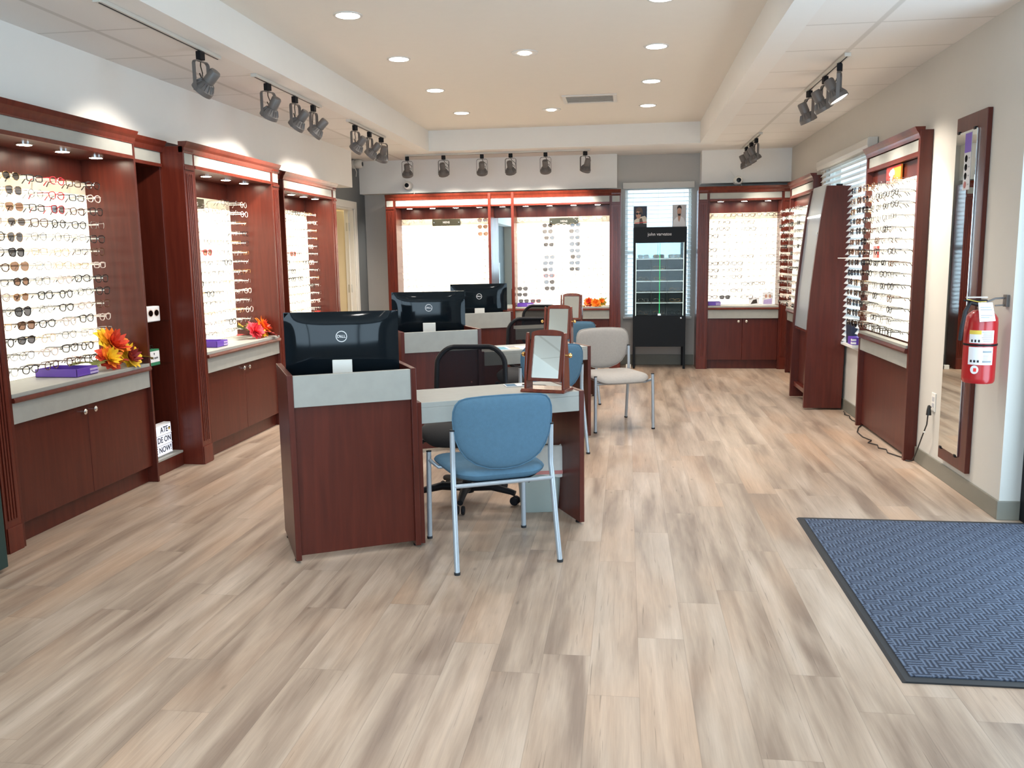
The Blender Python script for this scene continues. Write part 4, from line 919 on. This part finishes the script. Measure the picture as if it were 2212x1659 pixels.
MB().tube([(-.03, -.006, .055), (-.045, -.006, .075), (-.01, -.006, .09), (.0, -.006, .06), (-.01, -.006, .02), (.012, -.006, .012), (.03, -.006, .05), (.035, -.006, .10), (.055, -.006, .085), (.06, -.006, .055)], .007, 8).obj('mark', 'white_paper', t, smooth=True)
def tray(label, loc, rz, w=.30, d=.22):
    t = thing('frame_tray', label, 'tray', loc, rz); h = .045
    b = MB(); b.box(0, w, 0, d, 0, .004).box(0, w, 0, .004, 0, h).box(0, w, d-.004, d, 0, h).box(0, .004, 0, d, 0, h).box(w-.004, w, 0, d, 0, h)
    b.obj('tray_body', 'purple_box', t, .001)
    for z in (.012, .03): box('clear_case', 'purple_clear', t, w*.62, w+.004, -.003, 0, z-.006, z+.006, 0)
    return t
tray('purple tray on the nearest left cabinet counter', (-3.0, 4.33, .7625), 90, .19, .25); tray('purple tray on the middle left cabinet counter', (-2.95, 5.88, .7625), 90, .17, .2)
tray('purple tray on the back wall counter below the sunglasses', (-1.35, 10.66, .7625), 0, .20, .16); tray('purple tray on the right back cabinet counter', (.98, 10.64, .7625), 0, .15, .14)
t = thing('storage_box', 'purple box with white labels on the sill behind the leaning stand', 'box', (1.86, 7.30, .64), -90); box('box', 'purple_box', t, -.045, .10, -.05, .02, 0, .06, .002)
for z in (.015, .04): box('label', 'white_paper', t, .06, .101, -.052, -.02, z-.008, z+.008, 0)
t2 = t
t = thing('waste_basket', 'dark blue basket on the window ledge behind the leaning stand', 'basket', (1.855, 7.41, .64)); MB().lathe([(0, 0), (.040, 0), (.047, .17), (.044, .17), (.037, .01), (0, .01)], 20, cap=False).obj('basket', 'photo_navy', t, smooth=True)
tag(box('ledge_shelf', 'trim_white', None, 1.80, 1.918, 7.16, 7.46, .615, .638, .002), 'white ledge under the right window blinds', 'shelf')
def petals(rad, n, width, lift, curl, seed, jag=.18):
    rnd = random.Random(seed); b = MB()
    for k in range(n):
        a = 2*math.pi*(k+rnd.random()*.5)/n; ca, sa = math.cos(a), math.sin(a); L_ = rad*(.85+.3*rnd.random()); w_ = width*(.8+.4*rnd.random()); N = 6; vs = []; fs = []
        for i in range(N+1):
            q = i/N; r_ = L_*q; hw = w_*math.sin(math.pi*min(.97, .12+q*.85))*(1+jag*(rnd.random()-.5)); z = lift*q+curl*q*q+rad*.10*(rnd.random()-.5)*q
            for s in (-1, 0, 1):
                x, y = r_, s*hw; vs.append((x*ca-y*sa, x*sa+y*ca, z+(.15*hw if s else 0)+jag*.02*rad*(rnd.random()-.5)))
        for i in range(N): 
            for s in range(2): p = 3*i+s; fs.append((p, p+1, p+4, p+3))
        b.add(vs, fs)
    return b
def leaf(b, org, d, n_, ln, w_, droop, seed):
    rnd = random.Random(seed); N = 10; a = math.atan2(d[1], d[0]); ca, sa = math.cos(a), math.sin(a); vs = []; fs = []
    for i in range(N+1):
        q = i/N; hw = w_*math.sin(math.pi*min(.98, q*.96+.02))*(.55 if i % 2 else 1.15); r_ = ln*q
        for s in (-1, 0, 1): x, y = r_+(.25*hw if s else 0), s*hw; vs.append((org[0]+x*ca-y*sa, org[1]+x*sa+y*ca, org[2]+n_*q-droop*q*q+(.12*hw if s else 0)))
    for i in range(N):
        for s in range(2): p = 3*i+s; fs.append((p, p+1, p+4, p+3))
    b.add(vs, fs)
def bunch(label, loc, rz, sc, blossoms, leaves):
    t = thing('artificial_flowers', label, 'flowers', loc, rz)
    for i, (x, y, z, r_, ms, tx, ty) in enumerate(blossoms):
        root = None
        for k, (m, rad, n, lift, curl) in enumerate(((ms[0], r_, 11, .1, -.15), (ms[1], r_*.82, 10, .42, .1), (ms[2], r_*.58, 9, .6, .5), (ms[2], r_*.36, 7, .9, .9))):
            o = petals(rad*sc, n, rad*.36*sc, lift*rad*sc, curl*rad*sc, 10*i+k).obj('blossom' if root is None else 'petal_ring', m, root or t, smooth=False)
            if root is None: root = o; o.location = (x*sc, y*sc, z*sc); o.rotation_euler = (R(tx), R(ty), 0)
    for i, (x, y, z, dx, dy, ln, w_, dr, m) in enumerate(leaves):
        b = MB(); leaf(b, (x*sc, y*sc, z*sc), (dx, dy), 0.02*sc, ln*sc, w_*sc, dr*sc, i); b.obj('leaf', m, t)
# local: x to the right seen from the room, y towards the wall
bunch('orange and yellow artificial flowers on the nearest left cabinet counter', (-3.07, 4.79, .764), 90, 1.42,
      [(-.02, -.01, .095, .085, ('flower_yellow', 'flower_orange', 'flower_red'), 55, 5), (-.085, -.035, .045, .06, ('flower_red', 'flower_orange', 'flower_yellow'), 60, -25), (.03, -.05, .035, .07, ('flower_yellow', 'flower_yellow', 'leaf_red'), 70, 10), (.085, .0, .05, .05, ('flower_orange', 'flower_red', 'flower_yellow'), 60, 30)],
      [(.06, -.03, .03, 1, -.5, .12, .040, .04, 'leaf_gold'), (.05, .0, .03, 1, 0, .10, .035, .01, 'leaf_gold'), (-.08, .02, .03, -1, .2, .15, .04, .02, 'leaf_green'), (-.07, -.02, .04, -1, -.1, .14, .035, .05, 'leaf_green'), (-.05, .05, .04, -1, .6, .10, .04, 0, 'leaf_red'), (-.09, -.04, .02, -1, -.3, .07, .025, .01, 'flower_red'), (-.06, -.05, .03, .3, -1, .05, .03, .02, 'leaf_red')])
bunch('red and orange artificial flowers on the middle left cabinet counter', (-3.00, 6.66, .764), 90, 1.15,
      [(-.08, -.03, .05, .075, ('flower_pink', 'flower_pink', 'flower_pink'), 60, -15), (.12, 0, .06, .085, ('flower_orange', 'flower_orange', 'flower_red'), 55, 25), (.0, -.03, .035, .06, ('flower_orange', 'flower_yellow', 'flower_red'), 60, 0)],
      [(.0, .04, .05, -1, .4, .12, .04, -.03, 'leaf_green'), (.04, .05, .05, 1, .6, .10, .04, -.03, 'leaf_green'), (.02, -.04, .035, .5, -1, .12, .04, .07, 'leaf_red'), (-.10, .02, .03, -1, .1, .12, .04, .02, 'leaf_red'), (0, .05, .05, 0, 1, .08, .03, -.04, 'leaf_gold')])
bunch('small red flower bunch on the farthest left cabinet counter', (-3.18, 8.62, .764), 90, .9, [(0, 0, .05, .07, ('flower_red', 'flower_pink', 'flower_red'), 50, 0), (.07, .02, .045, .05, ('flower_red', 'flower_red', 'flower_pink'), 50, 20)], [(0, 0, .02, 1, 0, .1, .03, 0, 'leaf_green')])
bunch('orange and red artificial flowers on the back wall counter', (-.37, 10.68, .764), 0, 1.0,
      [(-.09, 0, .045, .07, ('flower_red', 'flower_orange', 'flower_red'), 60, -15), (.0, -.03, .03, .07, ('flower_yellow', 'flower_orange', 'flower_orange'), 65, 5), (.07, 0, .05, .06, ('flower_yellow', 'leaf_gold', 'flower_orange'), 55, 20)],
      [(.08, .0, .05, 1, .1, .10, .035, .02, 'leaf_gold'), (.06, .02, .06, .7, .5, .09, .03, -.03, 'leaf_green'), (-.10, .02, .03, -1, .1, .06, .03, .0, 'leaf_red')])
# niche contents
t = thing('photo_box', 'white box with a pink sunglasses picture on the upper glass shelf', 'box', (-3.075, 5.215, 1.001), 90)
box('box', 'white_paper', t, -.09, .11, -.02, .03, 0, .10, .006)
for x in (-.005, .065): MB().prism(ell(x, .057, .033, .026, 16), 'y', -.0212, -.0205).obj('picture_lens', 'fr_pink', t); MB().prism(ell(x, .056, .026, .020, 16), 'y', -.0222, -.0213).obj('picture_lens', 'lens_brown', t)
t = thing('gift_bag', 'small white and green bag on the lower glass shelf', 'bag', (-3.08, 5.205, .7155), 90)
box('bag', 'green_card', t, -.06, .085, -.02, .035, 0, .105, .002); box('front_label', 'white_paper', t, -.056, .081, -.021, -.02, .022, .094, 0)
text('lettering', 'kate spade', .020, 'ink', t, (.018, -.0212, .05), (R(90), 0, 0)); MB().prism([(.018, .085), (.025, .077), (.020, .073), (.021, .068), (.015, .068), (.016, .073), (.011, .077)], 'y', -.0218, -.021).obj('mark', 'ink', t)
MB().tube([(-.03, .0, .10), (-.02, 0, .13), (.01, 0, .135), (.02, 0, .10)], .0015, 5).tube([(.02, .01, .10), (.03, .01, .13), (.055, .01, .13), (.065, .01, .10)], .0015, 5).obj('handles', 'cord', t)
t = thing('letter_board', 'white light box with black movable letters in the dark niche', 'sign', (-3.058, 5.225, .1055), 90)
box('housing', 'white_paper', t, -.16, .135, 0, .05, 0, .212, .004)
for k, s in enumerate(('E NOW!', 'DE ON', 'ATE')):
    z = .012+.066*k; b = box('light_row', 'lightbox', t, -.152, .127, -.003, 0, z, z+.058, 0); box('row_rail', 'white_paper', t, -.155, .13, -.006, 0, z-.004, z, 0)
    text('letters', s, .054, 'ink', b, (.120 if k < 2 else .088, -.0035, z+.030), (R(90), 0, 0), align='RIGHT')
MB().prism(ell(.105, .174, .012, .012, 14), 'y', -.0042, -.003).obj('face_symbol', 'yellow_paper', t); MB().prism([(.094, .176), (.116, .176), (.114, .184), (.096, .184)], 'y', -.005, -.0042).obj('face_symbol', 'ink', t)
# cards on the right back cabinet counter
for x, z, m, l in ((1.69, .765, 'photo_grey', 'photo card with two faces at the right end of the back cabinet counter'), (1.53, .765, 'white_paper', 'small photo card in the middle of the right back cabinet counter')):
    t = thing('photo_card', l, 'card', (x, 10.70, z), 0); box('card', 'white_paper', t, -.06, .06, 0, .004, 0, .15 if x > 1.6 else .09, 0)
    if x > 1.6:
        for q in (-.02, .025): MB().prism(ell(q, .105, .016, .022, 12), 'y', -.001, 0).obj('face', 'skin', t)
        MB().prism([(-.05, .01), (-.045, .06), (.05, .075), (.05, .01)], 'y', -.0006, 0).obj('print', 'purple_clear', t)
    else: MB().prism([(-.04, .01), (-.01, .06), (.03, .07), (.04, .02)], 'y', -.0008, 0).obj('print', 'hair', t)

# ------------------------------------------------------------------ eyeglasses on the panels
STY = {'rectangular': (.0265, .0165, 4.0), 'round': (.0225, .0215, 2.0), 'square': (.0265, .0200, 3.2), 'oval': (.0260, .0185, 2.4), 'aviator': (.0275, .0225, 2.5)}
def rim(style, sx):
    a, b, p = STY[style]; pts = []
    for i in range(18):
        t_ = 2*math.pi*i/18; c_, s_ = math.cos(t_), math.sin(t_)
        x = a*math.copysign(abs(c_)**(2/p), c_); z = b*math.copysign(abs(s_)**(2/p), s_)
        if style in ('aviator', 'square', 'oval'): x *= 1+.10*z/b; z *= 1+(.10 if x*sx > 0 else 0)
        pts.append((sx*.0345+sx*x if sx < 0 else .0345+x, z))
    return pts
def front_mb(style, thick):
    b = MB(); r_ = .0027 if thick else .0014
    for sx in (-1, 1): b.tube([(x, .0008*abs(x)*60*.02+.15*x*x, z) for x, z in rim(style, sx)], r_, 5, closed=True)
    b.tube([(-.0115, 0, .006), (-.004, -.001, .009), (.004, -.001, .009), (.0115, 0, .006)], r_, 5)
    for sx in (-1, 1): b.tube([(sx*.060, .001, .011), (sx*.067, .002, .012), (sx*.069, .008, .012)], r_*1.1, 5)
    return b
def temple_mb(sx, ln, thick):
    w_ = .0018 if thick else .0010; b = MB()
    return b.tube([(sx*.069, .006, .012), (sx*.070, ln*.6, .011), (sx*.067, ln*.86, .004), (sx*.063, ln, -.018)], [w_*1.4, w_*1.2, w_*1.5, w_*1.7], 5)
def lens_mb(style, sx):
    pts = rim(style, sx); return MB().add([(x, .001+.15*x*x, z) for x, z in pts], [tuple(range(18))])
ORD = ['top', 'second', 'third', 'fourth', 'fifth', 'sixth', 'seventh', 'eighth', 'ninth', 'tenth', 'eleventh', 'twelfth', 'thirteenth', 'bottom']
CNAME = {'fr_black': 'black', 'fr_brown': 'brown', 'fr_red': 'red', 'fr_silver': 'silver', 'fr_gold': 'gold', 'fr_blue': 'dark blue', 'fr_pink': 'pale pink', 'fr_gun': 'dark metal'}
PROTO = {}; NPEG = {}; STUFF = {}; rg = random.Random(11); n_ind = [0]
def place(kind, style, colr, lens, pos, rz, label, group, parts, ln):
    nm = 'sunglasses' if kind == 'sun' else 'eyeglasses'; thick = colr in ('fr_black', 'fr_brown', 'fr_red', 'fr_blue', 'fr_pink')
    if n_ind[0] < 300:
        n_ind[0] += 1; key = (nm, style, colr, lens, parts, ln)
        if key in PROTO: return dup(PROTO[key], pos, rz, label, group)
        if parts:
            t = thing(nm, label, nm, pos, rz, group); front_mb(style, thick).obj('frame_front', colr, t, smooth=True)
            for sx in (-1, 1):
                temple_mb(sx, ln, thick).obj('temple', colr, t, smooth=True); lens_mb(style, sx).obj('lens', lens, t)
        else:
            b = front_mb(style, thick)
            for sx in (-1, 1): tb = temple_mb(sx, ln, thick); b.add(tb.v, tb.f)
            if kind == 'sun':
                b.mi = 1
                for sx in (-1, 1): q = lens_mb(style, sx); b.add(q.v, q.f)
            t = tag(b.obj(nm, [colr, lens], None, smooth=True), label, nm, group); t.location = pos; t.rotation_euler = (0, 0, R(rz))
        PROTO[key] = t; return t
    # beyond the 300 nearest: one uncounted mass
    b = front_mb(style, thick)
    for sx in (-1, 1): tb = temple_mb(sx, ln, thick); b.add(tb.v, tb.f)
    mt = [(b, colr)]
    if kind == 'sun':
        q = MB()
        for sx in (-1, 1): l_ = lens_mb(style, sx); q.add(l_.v, l_.f)
        mt.append((q, lens))
    ca, sa = math.cos(R(rz)), math.sin(R(rz))
    for b_, m in mt:
        d = STUFF.setdefault(m, MB()); d.add([(x*ca-y*sa+pos[0], x*sa+y*ca+pos[1], z+pos[2]) for x, y, z in b_.v], b_.f)
def wall_of(cab, where, group, org, rz, cols, depth, panel, chooser, parts, rows=14, z0=1.838, z1=.832, ln=.125, skip=()):
    a = R(rz); ca, sa = math.cos(a), math.sin(a); pegs = MB(); nC = len(cols)
    for i in range(rows):
        z = z0+(z1-z0)*i/(rows-1)
        for j, lx in enumerate(cols):
            if (i, j) in skip: continue
            kind, style, colr, lens = chooser(i, j, nC)
            jx, jz = rg.uniform(-.012, .012), rg.uniform(-.004, .004); ly = depth
            x, y = org[0]+(lx+jx)*ca-ly*sa, org[1]+(lx+jx)*sa+ly*ca
            side = nC-j; pl_ = ('first', 'second', 'third', 'fourth', 'fifth', 'sixth', 'seventh', 'eighth')
            lab = '%s %s %s on the %s, %s row, %s from the right' % (CNAME[colr], style, 'sunglasses' if kind == 'sun' else 'eyeglasses', where, ORD[i], pl_[side-1])
            place(kind, style, colr, lens, (x, y, z+jz), rz+rg.uniform(-5, 5), lab, group, parts, ln)
            pb_ = MB().box(lx+jx-.006, lx+jx+.006, depth-.004, panel, z+jz-.001, z+jz+.007)
            NPEG[cab.name] = NPEG.get(cab.name, 0)+1
            if NPEG[cab.name] <= 100: pb_.obj('display_peg', 'peg', cab)
            else: pegs.add(pb_.v, pb_.f)
    if pegs.v: pegs.obj('display_pegs', 'peg', cab)['kind'] = 'stuff'
def pick(cw, sw): return rg.choices([c_ for c_, _ in cw], [w_ for _, w_ in cw])[0], rg.choice(sw)
ALLS = ['rectangular', 'round', 'square', 'oval']
def ch1(i, j, n):
    if j == 1 and i < 12: return 'sun', rg.choice(['aviator', 'square', 'oval']), rg.choice(['fr_gold', 'fr_black', 'fr_brown', 'fr_gold']), rg.choice(['lens_smoke', 'lens_brown', 'lens_smoke'])
    if (i, j) in ((2, 3),): return 'sun', 'square', 'fr_red', 'lens_smoke'
    if (i, j) == (12, 5): return 'sun', 'round', 'fr_gold', 'lens_smoke'
    if (i, j) in ((0, 3), (1, 3)): return 'eye', 'oval', 'fr_red', 'clear_lens'
    c_, s_ = pick([('fr_black', 4), ('fr_gun', 4), ('fr_silver', 3), ('fr_gold', 2), ('fr_brown', 2), ('fr_pink', 2)], ALLS); return 'eye', s_, c_, 'clear_lens'
def ch2(i, j, n):
    if j == 1 and i == 5: return 'sun', 'square', 'fr_red', 'lens_brown'
    c_, s_ = pick([('fr_black', 2), ('fr_gun', 3), ('fr_silver', 5), ('fr_gold', 3), ('fr_pink', 3)], ALLS); return 'eye', s_, c_, 'clear_lens'
def chR(i, j, n):
    if j < 3: return 'sun', rg.choice(['aviator', 'square', 'oval']), rg.choice(['fr_black', 'fr_brown', 'fr_gold', 'fr_gun']), rg.choice(['lens_smoke', 'lens_brown'])
    c_, s_ = pick([('fr_black', 6), ('fr_brown', 2), ('fr_gun', 4), ('fr_silver', 2)], ALLS); return 'eye', s_, c_, 'clear_lens'
def chB(i, j, n):
    if (j == 2 and 1 <= i <= 11 and i != 5) or (j == 4 and 1 <= i <= 8) or (j == 0 and i >= 11) or (j == 1 and i == 13): return 'sun', rg.choice(['aviator', 'square']), rg.choice(['fr_gun', 'fr_gold'] if i < 9 else ['fr_gun', 'fr_red']), 'lens_smoke'
    c_, s_ = pick([('fr_silver', 3), ('fr_gun', 6 if j > 4 else 1), ('fr_brown', 1 if j > 4 else 0), ('fr_pink', 2)], ALLS); return 'eye', s_, c_, 'clear_lens'
def chL(i, j, n):
    if j == 6 and i < 3: return 'sun', 'aviator', 'fr_gold', 'lens_brown'
    c_, s_ = pick([('fr_silver', 5), ('fr_pink', 4)], ALLS); return 'eye', s_, c_, 'clear_lens'  # pale frame colours stand in for the panel's glare washing them out
def chK(i, j, n):
    if (i, j) == (12, 1): return 'sun', 'square', 'fr_black', 'lens_smoke'
    c_, s_ = pick([('fr_gun', 5), ('fr_brown', 2), ('fr_black', 1), ('fr_gold', 2)], ALLS); return 'eye', s_, c_, 'clear_lens'
def chG(i, j, n):
    if rg.random() < .15: return 'sun', rg.choice(['aviator', 'square']), 'fr_gun', 'lens_smoke'
    c_, s_ = pick([('fr_gun', 3), ('fr_silver', 5), ('fr_pink', 3), ('fr_black', 1)], ALLS); return 'eye', s_, c_, 'clear_lens'
wall_of(u1, 'nearest left cabinet', 'eyeglasses on the nearest left cabinet', (-2.95, 3.62), 90, [.36, .51, .69, .87, 1.03, 1.205], .18, .329, ch1, True)
wall_of(r_u, 'near right wall unit', 'eyeglasses on the near right wall unit', (1.84, 7.13), -90, [.10+.172*k for k in range(7)], -.11, .044, chR, True, ln=.12, z0=1.845, z1=.845)
wall_of(u2, 'middle left cabinet', 'eyeglasses on the middle left cabinet', (-2.88, 5.44), 90, [.525+.165*k for k in range(6)], .22, .369, ch2, False, skip=((0, 0), (0, 1), (0, 2)))
wall_of(u3, 'farthest left cabinet', 'eyeglasses on the farthest left cabinet', (-3.03, 7.47), 90, [.41+.165*k for k in range(6)], .17, .284, ch2, False, rows=13, z1=.88)
wall_of(g_u, 'far right corner unit', '', (1.84, 10.29), -90, [.10+.172*k for k in range(7)], -.11, .044, chG, False, ln=.12)
wall_of(b1, 'back wall cabinet', '', (-2.98, 10.60), 0, [.225+.163*k for k in range(7)], .14, .274, chL, False, rows=13, z1=.86, skip=((0, 2), (0, 3), (0, 4)))
wall_of(b1, 'back wall cabinet', '', (-2.98, 10.60), 0, [1.695+.163*k for k in range(7)], .14, .274, chB, False, skip=((0, 2), (0, 3)))
wall_of(b2, 'right back cabinet', '', (.84, 10.56), 0, [.19+.142*k for k in range(6)], .14, .274, chK, False, rows=13, z1=.86)
for (cx_, zz) in [(c_, z_) for z_ in (1.337, 1.202, 1.069, .936, .807, .655) for c_ in (.125, .313, .505)]:
    st_ = rg.choice(ALLS); place('sun' if zz > 1.3 else 'eye', 'aviator' if zz > 1.3 else st_, rg.choice(['fr_silver', 'fr_gold', 'fr_gun']), 'lens_brown', (.082+cx_, 10.68, zz+.024), rg.uniform(-12, 12), '', '', False, .10)
for k in range(8):
    for j in range(3): place('eye', 'oval', 'fr_gun', 'clear_lens', (-4.30+.17*j, 12.18, .75+.14*k), 0, '', '', False, .1)
big = MB(); mats = list(STUFF)
for k, m in enumerate(mats): big.mi = k; big.add(STUFF[m].v, STUFF[m].f)
o = tag(big.obj('eyeglasses', mats, None, smooth=True), 'all the eyeglasses on the back wall, far corner unit and black case', 'eyeglasses'); o['kind'] = 'stuff'
# clear shelf with pink cards on the near right unit
t = thing('acrylic_shelf', 'clear acrylic ledge with pink cards on the near right wall unit', 'shelf', (1.84, 6.95, 1.335), -90)
box('shelf_plate', 'peg', t, -.12, .55, -.20, .043, 0, .006, .001)
for x, w_, m in ((-.06, .05, 'photo_navy'), (.34, .07, 'bag_red'), (.43, .05, 'sign_red')): box('card', m, t, x, x+w_, -.06, -.056, .006, .09, 0)
